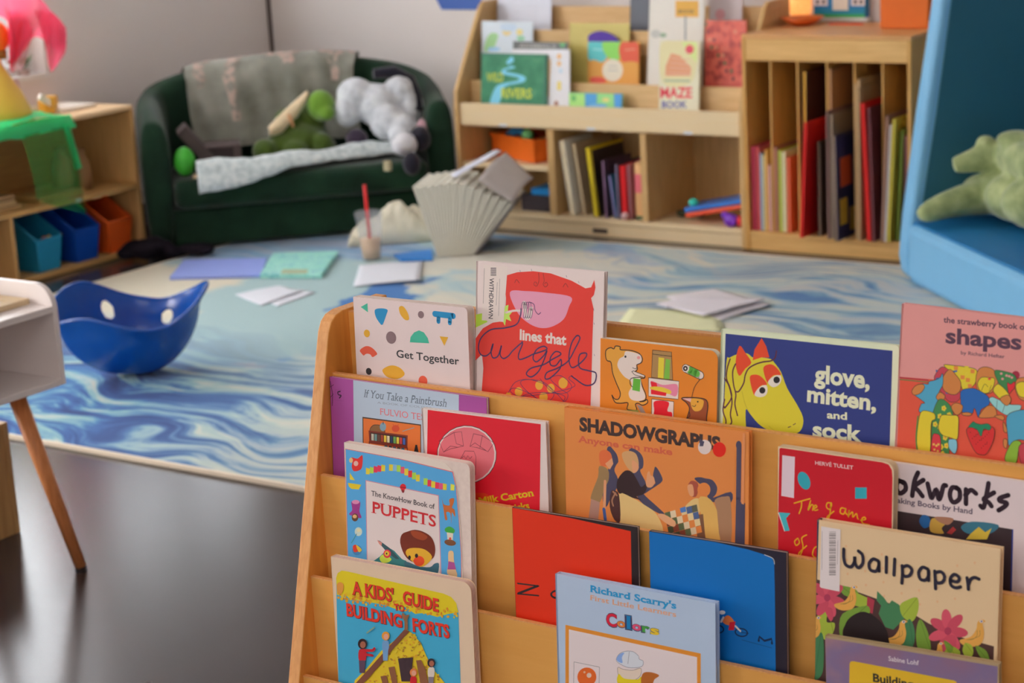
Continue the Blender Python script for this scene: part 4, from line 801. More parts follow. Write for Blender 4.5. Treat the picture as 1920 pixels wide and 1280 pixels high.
# ------------------------------------------------------------------ rug
def rug_mat():
    m = bpy.data.materials.new('wave_rug'); m.use_nodes = True; nt = m.node_tree; N = nt.nodes; Lk = nt.links.new; p = N['Principled BSDF']
    p.inputs['Roughness'].default_value = .85; p.inputs['Specular IOR Level'].default_value = .2; p.inputs['Sheen Weight'].default_value = .15
    tc = N.new('ShaderNodeTexCoord')
    def nz(vec, scale, detail=4, dist=0.0, rough=.55):
        n = N.new('ShaderNodeTexNoise'); n.inputs['Scale'].default_value = scale; n.inputs['Detail'].default_value = detail; n.inputs['Distortion'].default_value = dist; n.inputs['Roughness'].default_value = rough
        Lk(vec, n.inputs['Vector']); return n
    def vm(op, a, b):
        n = N.new('ShaderNodeVectorMath'); n.operation = op
        for i, q in enumerate((a, b)):
            if isinstance(q, tuple): n.inputs[i].default_value = q
            else: Lk(q, n.inputs[i])
        return n.outputs[0]
    def ma(op, a, b, clamp=False):
        n = N.new('ShaderNodeMath'); n.operation = op; n.use_clamp = clamp
        for i, q in enumerate((a, b)):
            if isinstance(q, (int, float)): n.inputs[i].default_value = q
            else: Lk(q, n.inputs[i])
        return n.outputs[0]
    def ramp(fac, stops):
        r = N.new('ShaderNodeValToRGB'); Lk(fac, r.inputs[0]); e = r.color_ramp.elements
        while len(e) > 1: e.remove(e[-1])
        e[0].position = stops[0][0]; e[0].color = alb(stops[0][1], .80) if isinstance(stops[0][1], tuple) else (stops[0][1],) * 3 + (1,)
        for s, c in stops[1:]:
            q = e.new(s); q.color = alb(c, .80) if isinstance(c, tuple) else (c,) * 3 + (1,)
        return r.outputs[0]
    def mix(f, a, b):
        n = N.new('ShaderNodeMix'); n.data_type = 'RGBA'; Lk(f, n.inputs[0]); Lk(a, n.inputs[6]); Lk(b, n.inputs[7]); return n.outputs[2]
    P0 = tc.outputs['Object']
    w1 = nz(P0, 1.3, 2).outputs['Color']
    warp = vm('MULTIPLY', vm('SUBTRACT', w1, (.5, .5, .5)), (.9, .75, 0))
    Pw = vm('ADD', P0, warp)
    rot = N.new('ShaderNodeMapping'); rot.inputs['Rotation'].default_value = (0, 0, .18); rot.inputs['Scale'].default_value = (.75, 6.0, 1); Lk(Pw, rot.inputs[0])
    streak = nz(rot.outputs[0], 2.3, 8, .35, .62).outputs['Fac']
    D, Bl, T, C = (32, 72, 136), (70, 126, 172), (136, 180, 182), (200, 194, 176)
    front = ramp(streak, [(.32, C), (.40, (176, 192, 188)), (.43, T), (.475, (112, 160, 182)), (.495, Bl), (.54, (44, 92, 158)), (.58, D), (.66, (24, 56, 116))])
    big = nz(Pw, 1.15, 4, .5).outputs['Fac']
    back = ramp(big, [(.40, (204, 196, 176)), (.478, C), (.492, (158, 184, 186)), (.575, (142, 172, 178)), (.59, (84, 140, 188)), (.65, (46, 98, 164))])
    back2 = ramp(streak, [(.40, (206, 200, 186)), (.5, (180, 190, 188)), (.60, (126, 166, 184)), (.68, (66, 116, 172))])
    bb = mix(ma('MULTIPLY', big, .7), back, back2)
    def blob(cx, cy, rx, ry, rot_, soft=.18):
        mp = N.new('ShaderNodeMapping'); mp.vector_type = 'TEXTURE'; mp.inputs['Location'].default_value = (cx, cy, 0); mp.inputs['Rotation'].default_value = (0, 0, rot_); mp.inputs['Scale'].default_value = (rx, ry, 1e3); Lk(Pn, mp.inputs[0])
        ln = N.new('ShaderNodeVectorMath'); ln.operation = 'LENGTH'; Lk(mp.outputs[0], ln.inputs[0]); return ma('DIVIDE', ma('SUBTRACT', 1.0, ln.outputs['Value']), soft, True)
    rag = nz(P0, 5, 5).outputs['Color']; Pn = vm('ADD', P0, vm('MULTIPLY', vm('SUBTRACT', rag, (.5, .5, .5)), (.5, .5, 0)))
    def flat(c):
        n = N.new('ShaderNodeRGB'); n.outputs[0].default_value = alb(c, .80); return n.outputs[0]
    bb = mix(blob(-4.75, 4.75, .55, .45, .2), bb, flat((202, 194, 174)))
    bb = mix(blob(-4.15, 4.75, .42, .75, .5), bb, flat((154, 180, 182)))
    bb = mix(blob(-3.98, 4.98, .12, .28, .1), bb, flat((50, 108, 172)))
    bb = mix(blob(-3.75, 5.55, .5, .2, .1), bb, flat((196, 192, 178)))
    sx = N.new('ShaderNodeSeparateXYZ'); Lk(Pw, sx.inputs[0])
    f = ma('MULTIPLY', ma('SUBTRACT', 4.45, sx.outputs[1]), 1.6, True)
    col = mix(f, bb, front)
    # the right-hand part carries the streaks too
    g = ma('MULTIPLY', ma('MULTIPLY', ma('ADD', sx.outputs[0], 3.75), 1.5, True), .62)
    f2 = ramp(streak, [(.47, (200, 194, 178)), (.515, (164, 184, 186)), (.54, (104, 148, 172)), (.59, (56, 104, 156)), (.68, (40, 84, 150))])
    col = mix(g, col, f2)
    Lk(col, p.inputs['Base Color'])
    pile = nz(P0, 260, 2).outputs['Fac']; b = N.new('ShaderNodeBump'); b.inputs['Strength'].default_value = .25; b.inputs['Distance'].default_value = .004; Lk(pile, b.inputs['Height']); Lk(b.outputs['Normal'], p.inputs['Normal'])
    return m
RX0, RX1, RY0, RY1 = -5.10, -0.9, 3.29, 5.97
r = thing('area_rug', (-3, 4.6, 0), 'large blue, teal and cream wave-patterned rug on the dark floor', 'rug')
mb = MB(); mb.box((RX0 + .012, RY0 + .012, .0005), (RX1 - .012, RY1 - .012, .010), rug_mat()); o = mb.build('pile', r)
for v in o.data.vertices: v.co += Vector(r.location)
o.location = -Vector(r.location)
ED = M((206, 194, 176), rough=.8); mb = MB()
mb.box((RX0, RY0, .0004), (RX1, RY0 + .012, .011), ED); mb.box((RX0, RY1 - .012, .0004), (RX1, RY1, .011), ED); mb.box((RX0, RY0, .0004), (RX0 + .012, RY1, .011), ED); mb.box((RX1 - .012, RY0, .0004), (RX1, RY1, .011), ED)
mb.build('binding', r)
RZ = .011

# ------------------------------------------------------------------ rear display bookcase
BW = (208, 186, 150); BW2 = (182, 148, 100)
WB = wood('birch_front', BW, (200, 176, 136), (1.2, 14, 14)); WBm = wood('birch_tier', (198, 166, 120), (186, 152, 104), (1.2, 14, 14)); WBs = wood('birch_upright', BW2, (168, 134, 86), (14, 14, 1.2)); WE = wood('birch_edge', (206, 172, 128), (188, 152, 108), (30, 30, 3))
YB = 6.09; BX0, BX1 = -4.42, -3.205
def bookcase():
    t = thing('display_bookcase', ((BX0 + BX1) / 2, 6.27, 0), 'wide birch display bookcase with tiered top and open cubbies by the rear wall', 'bookcase')
    prof = [(6.078, 0), (6.078, .47), (6.083, .53), (6.178, .683), (6.275, .832), (6.30, .85), (6.46, .85), (6.46, 0)]
    for x0, x1 in ((BX0 - .02, BX0), (BX1 - .005, BX1 + .013)):
        mb = MB(); mb.prism([(x0, y, z) for y, z in prof], (x1 - x0, 0, 0), WBs); mb.build('side_panel', t, bevel=.003)
    def board(name, a, b, m=WB): mb = MB(); mb.box(a, b, m); return mb.build(name, t, bevel=.002)
    lip = board('display_lip', (BX0, YB, .400), (BX1, YB + .016, .484))
    for q in ((943, 236), (1108, 243), (1290, 250)):
        p = at_y(q[0], q[1], YB - .001); mb = MB(); mb.box((p.x - .018, YB - .0012, .400), (p.x + .018, YB, .409), M((206, 208, 214))); mb.build('label_strip', lip)
    board('display_lip', (BX0, 6.17, .47), (BX1, 6.182, .560), WBm); board('display_lip', (BX0, 6.265, .655), (BX1, 6.277, .745), WBm)
    board('tier_panel', (BX0, 6.278, .47), (BX1, 6.288, .66), WBs); board('tier_panel', (BX0, 6.183, .40), (BX1, 6.190, .485), WBs)
    board('back_panel', (BX0, 6.40, .40), (BX1, 6.412, .822), WBm)
    board('tier_shelf', (BX0, YB + .016, .394), (BX1, 6.40, .400)); board('tier_shelf', (BX0, 6.182, .485), (BX1, 6.278, .490)); board('tier_shelf', (BX0, 6.277, .66), (BX1, 6.40, .665))
    board('back_panel', (BX0, 6.445, .07), (BX1, 6.452, .394), WBs)
    board('bottom_shelf', (BX0, YB, .048), (BX1, 6.445, .068)); kick = board('kick_board', (BX0, YB + .006, 0), (BX1, YB + .022, .046))
    p = at_y(1124, 430, YB); mb = MB(); mb.box((p.x - .032, YB + .004, .012), (p.x + .032, YB + .006, .030), M((70, 56, 46))); mb.build('maker_plate', kick)
    board('cubby_divider', (-4.026, YB, .068), (-3.996, 6.445, .394), WBs); board('cubby_divider', (-3.622, YB, .068), (-3.596, 6.445, .394), WBs)
    board('middle_shelf', (BX0, YB, .236), (-4.026, 6.445, .256))
bookcase()

def rear_book(label, TL, TR, Y, z0, color, art=None, T=.008, lean=.10, kind='hard', grp='face-out books on the rear bookcase', yaw=0.0, **k):
    A = at_y(TL[0], TL[1], Y); return book('picture_book', label, 'book', Y - (A.z - z0) * math.tan(lean), z0, lean, TL, TR, z0 + .0045, T, color, art, kind, grp, yaw=yaw, **k)
def a_green(a, W, H):
    a.v(840, 0, .302)
    a.poly([(215, 345), (600, 345), (585, 640), (200, 625)], ramp_mat('green_print', [(.35, (40, 106, 74)), (.6, (56, 122, 88)), (.75, (82, 134, 96))], nscale=22, rough=.5))
    a.poly([(395, 350), (410, 380), (380, 400), (420, 420), (350, 440), (470, 470), (470, 510), (350, 540), (320, 640), (260, 640), (290, 550), (330, 520), (430, 500), (430, 480), (340, 460), (340, 430), (390, 410), (360, 390)], (110, 180, 200), True, 3)
    a.text('WILD', 240, 505, 345, 505, 55, (160, 170, 50), .03); a.text('RIVERS', 330, 605, 520, 610, 60, (170, 180, 60), .03)
def a_white(a, W, H):
    a.v(840, 0, .302); a.poly([(625, 350), (640, 380), (625, 600), (612, 600)], (206, 170, 120)); 
    for x, y, c in ((690, 350, (210, 160, 90)), (690, 395, (214, 170, 110)), (690, 520, (220, 200, 90)), (690, 545, (220, 200, 90)), (672, 642, (150, 100, 80)), (700, 440, (180, 196, 206))): a.ell(x, y, 13, 16, c)
def a_dots(a, W, H):
    a.v(840, 0, .302)
    a.poly([(225, 320), (240, 240), (270, 205), (310, 215), (300, 260), (280, 300)], (136, 176, 120), True); a.ell(365, 195, 26, 26, (196, 176, 116)); a.ell(445, 200, 20, 20, (206, 190, 120)); a.ell(452, 238, 26, 16, (130, 176, 140)); a.ell(285, 305, 40, 14, (150, 190, 216)); a.poly([(330, 150), (420, 150), (410, 190), (340, 190)], (180, 196, 210), True)
def a_dark(a, W, H):
    a.v(840, 0, .302); a.text('ANIMALS', 440, 296, 670, 300, 26, (150, 146, 140), .02); a.ell(712, 276, 18, 18, (90, 150, 100))
def a_blank(a, W, H):
    a.v(840, 0, .302)
    for i in range(4): a.line([(400, 40 + i * 28), (560, 42 + i * 28)], 3, (176, 174, 180), False)
def a_balls(a, W, H):
    a.v(840, 0, .302)
    a.poly([(872, 262), (980, 258), (985, 360), (930, 390), (874, 370)], (80, 170, 170), True); a.poly([(960, 260), (1075, 262), (1060, 370), (985, 350)], (122, 186, 80), True); a.poly([(1070, 270), (1178, 268), (1180, 390), (1080, 380)], (210, 84, 54), True); a.poly([(880, 380), (950, 390), (980, 460), (960, 505), (885, 505)], (220, 156, 66), True); a.poly([(1060, 400), (1180, 390), (1182, 505), (1080, 505)], (216, 150, 60), True)
    a.poly([(890, 480), (960, 480), (980, 512), (890, 512)], (206, 76, 56), True); a.ell(1022, 436, 64, 70, (206, 196, 176)); a.line([(1000, 410), (1050, 412)], 5, (150, 150, 150), False); a.line([(995, 435), (1055, 438)], 5, (150, 150, 150), False); a.line([(1100, 310), (1160, 305)], 6, (216, 150, 120)); a.line([(900, 305), (960, 310)], 6, (150, 200, 196))
def a_maze(a, W, H):
    a.v(840, 0, .302)
    a.poly([(1325, 270), (1535, 262), (1545, 400), (1500, 520), (1340, 520)], (206, 196, 150), True); a.poly([(1385, 330), (1440, 345), (1510, 420), (1505, 470), (1350, 470), (1352, 410)], (218, 150, 110)); a.poly([(1450, 262), (1545, 262), (1545, 390), (1500, 340)], (196, 206, 130)); a.ell(1500, 306, 26, 28, (214, 76, 90))
    for i in range(4): a.line([(1390 - i * 8, 360 + i * 30), (1500, 372 + i * 28)], 6, (222, 176, 150), False)
    a.line([(1345, 500), (1500, 502)], 12, (150, 160, 130), False)
    a.text('MAZE', 1316, 606, 1516, 606, 66, (206, 54, 70), .03, .04); a.text('BOOK', 1328, 668, 1484, 668, 42, (70, 70, 140), .025, .04)
def a_sign(a, W, H):
    a.v(840, 0, .302); a.rect(1412, 4, 1556, 106, (222, 168, 64)); a.text('BOOK', 1430, 82, 1532, 82, 24, (110, 80, 50), .02); a.line([(1474, 106), (1474, 245)], 13, (130, 132, 130), False); a.ell(1335, 218, 22, 14, (130, 150, 120)); a.ell(1290, 210, 30, 26, (170, 168, 160))
MARB = ramp_mat('red_marbled', [(.35, (150, 60, 54)), (.5, (196, 92, 80)), (.65, (206, 112, 96))], nscale=30, detail=5, rough=.5)
def a_red(a, W, H):
    a.v(840, 0, .302); a.poly([(1592, 128), (1900, 128), (1900, 528), (1576, 520)], MARB)
    for i in range(14): a.ell(1600 + (i * 53) % 200, 150 + (i * 97) % 340, 9, 12, ((60, 100, 60), (110, 40, 44), (216, 150, 120))[i % 3])
def a_blue(a, W, H):
    a.v(840, 0, .302); a.rect(1826, 42, 1900, 124, (84, 116, 176)); a.ell(1690, 90, 30, 34, (200, 150, 160))
def a_strip(a, W, H):
    a.v(840, 0, .302)
    for x0, x1, c in ((752, 850, (150, 196, 110)), (850, 925, (70, 140, 190)), (925, 1030, (130, 190, 120)), (1030, 1082, (70, 140, 196))): a.poly([(x0, 580), (x1, 582), (x1 - 4, 668), (x0 + 4, 664)], c)
    a.ell(930, 655, 60, 12, (110, 170, 206)); a.ell(780, 610, 16, 20, (90, 160, 90)); a.ell(980, 620, 24, 14, (196, 190, 120))
def a_purple(a, W, H):
    a.v(840, 0, .302)
rear_book('white picture book page with pale green drawing at the left of the bookcase tiers', (903, 39), (999, 41), 6.245, .492, (196, 204, 210), a_dots, .007)
rear_book('plain white large book leaning at the top left of the rear bookcase', (933, -14), (1034, -12), 6.37, .666, (190, 192, 202), a_blank, .007)
rear_book('dark grey book with pale lettering and a green dot, between two white books', (962, 77), (1064, 80), 6.163, .402, (90, 92, 90), a_dark, .006)
rear_book('white narrow-showing book with small yellow pictures behind the green book', (960, 92), (1068, 93), 6.152, .402, (206, 204, 206), a_white, .006)
rear_book('dark green book with a winding light blue river on its cover', (902, 99), (1025, 102), 6.139, .402, (50, 106, 84), a_green, .010)
rear_book('small low book striped light green and blue on the bottom display tier', (1067, 173), (1166, 176), 6.128, .402, (120, 176, 130), a_strip, .008, lean=.1)
t_ = rear_book('square book with teal, green, red and orange shapes round a white disc', (1102, 78), (1198, 78), 6.225, .492, (216, 150, 60), a_balls, .010)
mbp = MB()
A_ = at_y(1102, 78, 6.224)
pts = [at_y(x, y, 6.226) for x, y in smoothpts([(1102, 78), (1104, 66), (1118, 59), (1135, 60), (1152, 68), (1163, 80)])]
mbp.prism(pts, (0, .004, 0), M((74, 46, 140))); mbp.build('arched_top', t_)
rear_book('olive tan book standing behind the square colourful book on the rear bookcase', (1068, 43), (1180, 44), 6.246, .492, (178, 162, 88), None, .007)
rear_book('tall cream maze puzzle book with red and blue title, bottom tier', (1237, 76), (1312, 77), 6.150, .402, (212, 206, 178), a_maze, .014, lean=.1)
rear_book('dark slate-grey book on the upper tier left of the pale sign book', (1182, -12), (1218, -12), 6.37, .666, (78, 82, 92), None, .008)
rear_book('large pale grey book with an orange sign on a post', (1219, -30), (1322, -28), 6.258, .492, (196, 190, 180), a_sign, .008, lean=.1)
rear_book('white book with a blue square behind the red marbled book', (1331, -12), (1392, -11), 6.37, .666, (206, 196, 200), a_blue, .007)
rear_book('red marbled-pattern book beside the tall storage cabinet', (1323, 38), (1399, 38), 6.245, .492, (190, 84, 72), a_red, .010)

# ------------------------------------------------------------------ things in the cubbies
def bx(name, label, cat, a, b, m, group=None, bevel=.002, rot=0.0, lean=0.0):
    mb = MB(); c = Vector(((a[0] + b[0]) / 2, (a[1] + b[1]) / 2, min(a[2], b[2])))
    F = Matrix.Translation(c) @ Matrix.Rotation(rot, 4, 'Z') @ Matrix.Rotation(lean, 4, 'Y') @ Matrix.Translation(-c)
    mb.box(a, b, m, F); return tag(mb.build(name, bevel=bevel), label, cat, group)
def shelf_book(label, x, T, z0, h, y0, d, cover, page=(196, 176, 146), lean=0.0, group=None, cat='book', name='picture_book', art=None, rot=0.0, inset=0.0):
    """a book or folder standing edge-on in a slot, its opening edge or spine to the room"""
    z0 += T / 2 * abs(sin(lean)) + .0004; t = thing(name, (x, y0, z0), label, cat, group); c0 = Vector((x, y0 + inset, z0))
    F = Matrix.Translation(c0) @ Matrix.Rotation(rot, 4, 'Z') @ Matrix.Rotation(lean, 4, 'Y'); m = M(cover, rough=.5); pm = M(page, rough=.8, var=.2, scale=120)
    c = MB(); tb = min(.002, T * .25)
    c.box((-T / 2, 0, .0), (-T / 2 + tb, d, h), m, F); c.box((T / 2 - tb, 0, .0), (T / 2, d, h), m, F); c.box((-T / 2, d - tb, 0), (T / 2, d, h), m, F)
    p = MB(); p.box((-T / 2 + tb, .0015, .001), (T / 2 - tb, d - tb, h - .002), pm, F)
    if art:
        for (a0, b0, a1, b1, col) in art: c.box((T / 2, a0, b0), (T / 2 + .0004, a1, b1), M(col), F)
    c.build('cover', t); p.build('pages', t); return t
g = 'books in the middle cubby of the rear bookcase'; zs = .0685
shelf_book('thick off-white book leaning in the middle cubby, first from its left end', -3.937, .022, zs, .285, YB + .02, .2, (206, 200, 186), lean=-.13, group=g)
shelf_book('large plain tan board leaning behind the off-white book', -3.905, .014, zs, .27, YB + .05, .26, (176, 152, 116), lean=-.13, group=g)
shelf_book('black folder with bright yellow border in the middle cubby', -3.835, .020, zs, .262, YB + .02, .24, (50, 40, 38), page=(216, 186, 30), lean=-.10, group=g, art=[(0, .25, .24, .262, (206, 180, 40)), (0, 0, .012, .25, (206, 180, 40))])
shelf_book('thin mauve-edged dark folder beside the yellow-bordered folder', -3.79, .009, zs, .215, YB + .02, .2, (70, 50, 66), page=(150, 116, 150), lean=-.03, group=g)
shelf_book('thin folder with violet and teal edges leaning to the left', -3.757, .009, zs, .16, YB + .03, .15, (60, 120, 150), page=(160, 110, 170), lean=-.12, group=g)
shelf_book('thin grey-violet edged folder left of the red book', -3.735, .010, zs, .205, YB + .02, .2, (60, 50, 60), page=(130, 120, 150), lean=-.02, group=g)
shelf_book('bright red book standing in the middle cubby', -3.709, .022, zs, .20, YB + .02, .18, (186, 24, 28), page=(186, 24, 28), lean=-.02, group=g)
shelf_book('thin dull pink folder right of the bright red book', -3.687, .009, zs, .205, YB + .025, .18, (150, 96, 104), page=(150, 96, 104), lean=-.02, group=g)
def jar():
    t = thing('storage_tin', (-3.6525, YB + .06, zs), 'tan cylindrical tin with a pink label at the right of the middle cubby', 'tin')
    mb = MB(); mb.lathe([(.0, 0), (.026, 0), (.028, .006), (.028, .20), (.024, .21), (.0, .212)], (-3.6525, YB + .06, zs), M((196, 152, 104))); mb.build('tin_body', t)
    mb = MB(); mb.lathe([(.0286, .0), (.0286, .014)], (-3.6525, YB + .06, zs), M((56, 80, 56))); mb.build('bottom_band', t)
    mb = MB()
    mb.grid(lambda u, v: Vector((-3.6525 + .0288 * sin(-.9 + 1.5 * u), YB + .06 - .0288 * cos(-.9 + 1.5 * u), zs + .10 + .07 * v)), 8, 3, M((222, 110, 120))); mb.build('label', t)
jar()
mb = MB(); mb.ball((-3.70, YB + .005, zs + .016), .014, M((196, 160, 160)), n=8); tag(mb.build('small_ball'), 'tiny pale pink ball in front of the bright red book', 'ball')

def basket():
    c = at_y(955, 306, YB + .03); F = Matrix.Translation((-4.215, YB + .175, .2568)) @ rotz(-.42); W2, D2, Hh, th = .155, .085, .088, .005
    t = thing('storage_basket', (-4.20, YB + .17, .2565), 'orange plastic basket of toys in the upper left cubby', 'basket')
    OR = M((206, 96, 26), rough=.4); mb = MB()
    mb.box((-W2, -D2, 0), (W2, D2, th), OR, F)
    for a, b in (((-W2, -D2, 0), (W2, -D2 + th, Hh)), ((-W2, D2 - th, 0), (W2, D2, Hh)), ((-W2, -D2, 0), (-W2 + th, D2, Hh)), ((W2 - th, -D2, 0), (W2, D2, Hh))): mb.box(a, b, OR, F)
    mb.build('basket_body', t, bevel=.002)
    rm = MB()
    for a, b in (((-W2 - .006, -D2 - .006, Hh - .012), (W2 + .006, -D2, Hh + .002)), ((-W2 - .006, D2, Hh - .012), (W2 + .006, D2 + .006, Hh + .002)), ((-W2 - .006, -D2, Hh - .012), (-W2, D2, Hh + .002)), ((W2, -D2, Hh - .012), (W2 + .006, D2, Hh + .002))): rm.box(a, b, OR, F)
    rm.build('basket_rim', t, bevel=.002)
    b = MB(); b.tube([F @ V3(-.12, -.03, .075), F @ V3(-.06, -.035, .098), F @ V3(.0, -.03, .10)], [.014, .018, .012], M((50, 120, 170))); tag(b.build('toy_block'), 'blue toy piece lying on top in the orange basket', 'toy')
    b = MB(); b.ball(F @ V3(.035, -.035, .092), (.024, .022, .024), M((120, 200, 130))); tag(b.build('toy_ball'), 'light green toy ball in the orange basket', 'toy')
    for i, (x, y, c_) in enumerate(((.09, .0, (60, 90, 60)), (-.09, .04, (150, 60, 40)))):
        b = MB(); b.ball(F @ V3(x, y, .055), (.04, .03, .028), M(c_)); tag(b.build('toy_block'), ('dark green toy block at the right in the orange basket', 'reddish brown toy block at the back of the orange basket')[i], 'toy')
basket()
bx('storage_bin', 'bright blue shallow bin at the right of the lower left cubby', 'bin', (-4.15, YB + .06, .13), (-4.035, YB + .3, .155), M((20, 110, 170)))
bx('storage_box', 'dark box under the blue bin in the lower left cubby', 'box', (-4.19, YB + .05, .0685), (-4.032, YB + .31, .1295), M((48, 40, 44)))
def tray():
    t = thing('toy_tray', (-3.36, YB + .12, zs), 'blue and red toy board tilted in the right cubby', 'toy')
    F = Matrix.Translation((-3.352, YB + .13, zs + .058)) @ rotz(.06) @ Matrix.Rotation(-.19, 4, 'Y')
    mb = MB(); mb.box((-.125, -.08, 0), (.125, .08, .018), M((30, 100, 180), rough=.3), F); mb.build('blue_board', t, bevel=.006)
    mb = MB(); mb.box((-.122, -.084, -.018), (.122, .076, -.001), M((212, 76, 46), rough=.3), F); mb.build('red_board', t, bevel=.006)
    mb = MB(); mb.ball(F @ V3(-.095, -.05, .03), (.018, .018, .014), M((60, 190, 170))); mb.build('green_knob', t)
    mb = MB(); mb.ball(F @ V3(.11, -.02, .034), (.014, .014, .018), M((222, 190, 60))); mb.build('yellow_knob', t)
tray()
def toyclaw():
    c = Vector((-3.262, YB + .022, zs + .004)); t = thing('toy_figure', c, 'purple plastic toy lying at the front edge of the right cubby', 'toy')
    mb = MB(); PU = M((104, 40, 160), rough=.3)
    mb.ball(c + V3(-.005, 0, .02), (.03, .018, .024), PU); mb.ball(c + V3(-.03, 0, .038), (.016, .012, .012), PU); mb.tube([c + V3(0, 0, .02), c + V3(.012, -.008, .014), c + V3(.02, -.012, .009)], [.016, .013, .008], PU); mb.build('toy_body', t, remesh=.003)
toyclaw()
mb = MB(); mb.ball((-3.228, YB + .03, zs + .023), (.02, .024, .022), M((186, 30, 40), rough=.3)); tag(mb.build('toy_ball'), 'red toy ball beside the purple toy', 'toy')
for i, (x, c_) in enumerate(((-3.53, (50, 56, 36)), (-3.49, (120, 90, 40)), (-3.455, (40, 50, 40)))):
    mb = MB(); mb.ball((x, YB + .13, zs + .014), (.02, .016, .013), M(c_)); tag(mb.build('pine_cone', noise_amt=.006), ('dark cone at the left in the right cubby', 'brown cone between two dark ones', 'dark cone nearest the toy board')[i], 'cone', 'cones in the right cubby')

# ------------------------------------------------------------------ storage cabinet with big books
CX0, CX1, YC = -3.19, -2.565, 6.075
def cabinet():
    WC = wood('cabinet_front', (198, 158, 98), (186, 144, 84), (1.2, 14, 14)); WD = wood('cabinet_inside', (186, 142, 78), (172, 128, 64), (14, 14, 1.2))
    t = thing('storage_cabinet', ((CX0 + CX1) / 2, YC + .21, 0), 'birch storage cabinet with vertical slots of big books, right of the display bookcase', 'cabinet')
    def board(name, a, b, m=WC): mb = MB(); mb.box(a, b, m); return mb.build(name, t, bevel=.002)
    board('side_panel', (CX0, YC, 0), (CX0 + .014, YC + .42, .744), WD); board('side_panel', (CX1 - .014, YC, 0), (CX1, YC + .42, .744), WD)
    board('cabinet_top', (CX0, YC, .745), (CX1, YC + .42, .758), wood('cabinet_top', (196, 146, 92), (180, 130, 78), (1.2, 14, 14)))
    board('top_rail', (CX0 + .014, YC + .002, .668), (CX1 - .014, YC + .018, .744)); board('cabinet_floor', (CX0 + .014, YC + .002, .05), (CX1 - .014, YC + .40, .066)); board('kick_board', (CX0 + .014, YC + .004, 0), (CX1 - .014, YC + .02, .049))
    board('back_panel', (CX0 + .014, YC + .405, .0), (CX1 - .014, YC + .415, .744), WD)
    for x in (-3.091, -2.988, -2.878, -2.777, -2.675): board('slot_divider', (x - .004, YC + .02, .066), (x + .004, YC + .40, .744), WD)
cabinet()
g = 'books in the storage cabinet slots'; z_ = .0665; n_ = 0
def sb(*a, **k): shelf_book(*a, group=g, **k)
sb('tall narrow pink-spined book, first at the left end of the storage cabinet', -3.166, .013, z_, .30, YC + .02, .22, (176, 56, 80), page=(186, 66, 90))
sb('red and white spined book next to the pink-spined one', -3.149, .013, z_, .298, YC + .02, .22, (180, 90, 96), page=(190, 70, 74))
sb('pale blue-grey thin book in the first cabinet slot', -3.135, .010, z_, .275, YC + .02, .22, (140, 150, 170), page=(150, 160, 176))
sb('cream-edged thin book in the first cabinet slot, right of the pale blue-grey one', -3.124, .008, z_, .27, YC + .02, .22, (190, 180, 120))
sb('mustard-edged book in the first cabinet slot', -3.114, .009, z_, .29, YC + .02, .22, (196, 146, 60), page=(190, 150, 90))
sb('pink and white low book at the right end of the first cabinet slot', -3.103, .009, z_, .235, YC + .02, .2, (200, 160, 160), page=(196, 150, 140))
sb('brownish pink book just right of the first slot divider', -3.078, .012, z_, .30, YC + .02, .22, (150, 100, 80), page=(160, 110, 90))
sb('lime green edged book in the second cabinet slot', -3.062, .010, z_, .29, YC + .02, .22, (160, 170, 60), page=(170, 180, 90))
sb('pale cream thick book in the second cabinet slot', -3.047, .014, z_, .285, YC + .02, .22, (196, 190, 150), page=(186, 186, 150))
sb('orange-red low book at the right of the second cabinet slot', -3.030, .012, z_, .265, YC + .02, .22, (206, 96, 60), page=(206, 110, 80))
sb('big dark brown book with yellow edge, tallest in the third cabinet slot', -2.968, .014, z_, .565, YC + .02, .36, (66, 36, 30), page=(190, 140, 50), lean=.012)
sb('bright red big book slanting outwards from the third cabinet slot', -2.950, .011, z_, .40, YC - .05, .30, (190, 26, 24), page=(190, 30, 26), lean=.06)
sb('dark speckled big book behind the slanting red one', -2.903, .012, z_, .33, YC - .0, .30, (62, 48, 44), page=(110, 90, 76))
sb('tan paper-covered big book, tallest in the fourth cabinet slot', -2.8665, .010, z_, .575, YC + .02, .36, (150, 106, 70), page=(170, 130, 90))
sb('pale grey-brown big book in the fourth cabinet slot', -2.841, .010, z_, .43, YC - .03, .32, (124, 108, 92), page=(150, 130, 110))
sb('mauve-edged big book in the middle of the fourth cabinet slot', -2.8535, .008, z_, .44, YC - .035, .32, (110, 80, 76), page=(140, 110, 100))
sb('dark navy big book with orange circle and yellow petals', -2.812, .012, z_, .36, YC - .06, .30, (36, 36, 70), page=(130, 110, 90), lean=-.015, art=[(.03, .18, .12, .28, (176, 70, 36)), (.02, .05, .08, .14, (176, 140, 50)), (.10, .02, .16, .10, (176, 140, 50))])
for i, (x, T, h, c_, pg, ln, lb) in enumerate((( -2.765, .009, .53, (166, 136, 96), (176, 150, 110), .0, 'tall tan folder first in the fifth cabinet slot'), (-2.753, .010, .545, (156, 130, 96), (186, 160, 120), -.0, 'tallest tan folder in the fifth cabinet slot'), (-2.741, .009, .52, (150, 124, 92), (176, 148, 108), 0, 'tan folder touching the red book in the fifth cabinet slot'),
        (-2.706, .014, .47, (190, 30, 24), (190, 30, 26), -.045, 'red big book leaning in the fifth cabinet slot'), (-2.690, .010, .455, (96, 46, 50), (110, 56, 60), -.03, 'maroon book right of the leaning red one'))):
    sb(lb, x, T, z_, h, YC - (.03 if i > 1 else .0), .34, c_, page=pg, lean=ln)
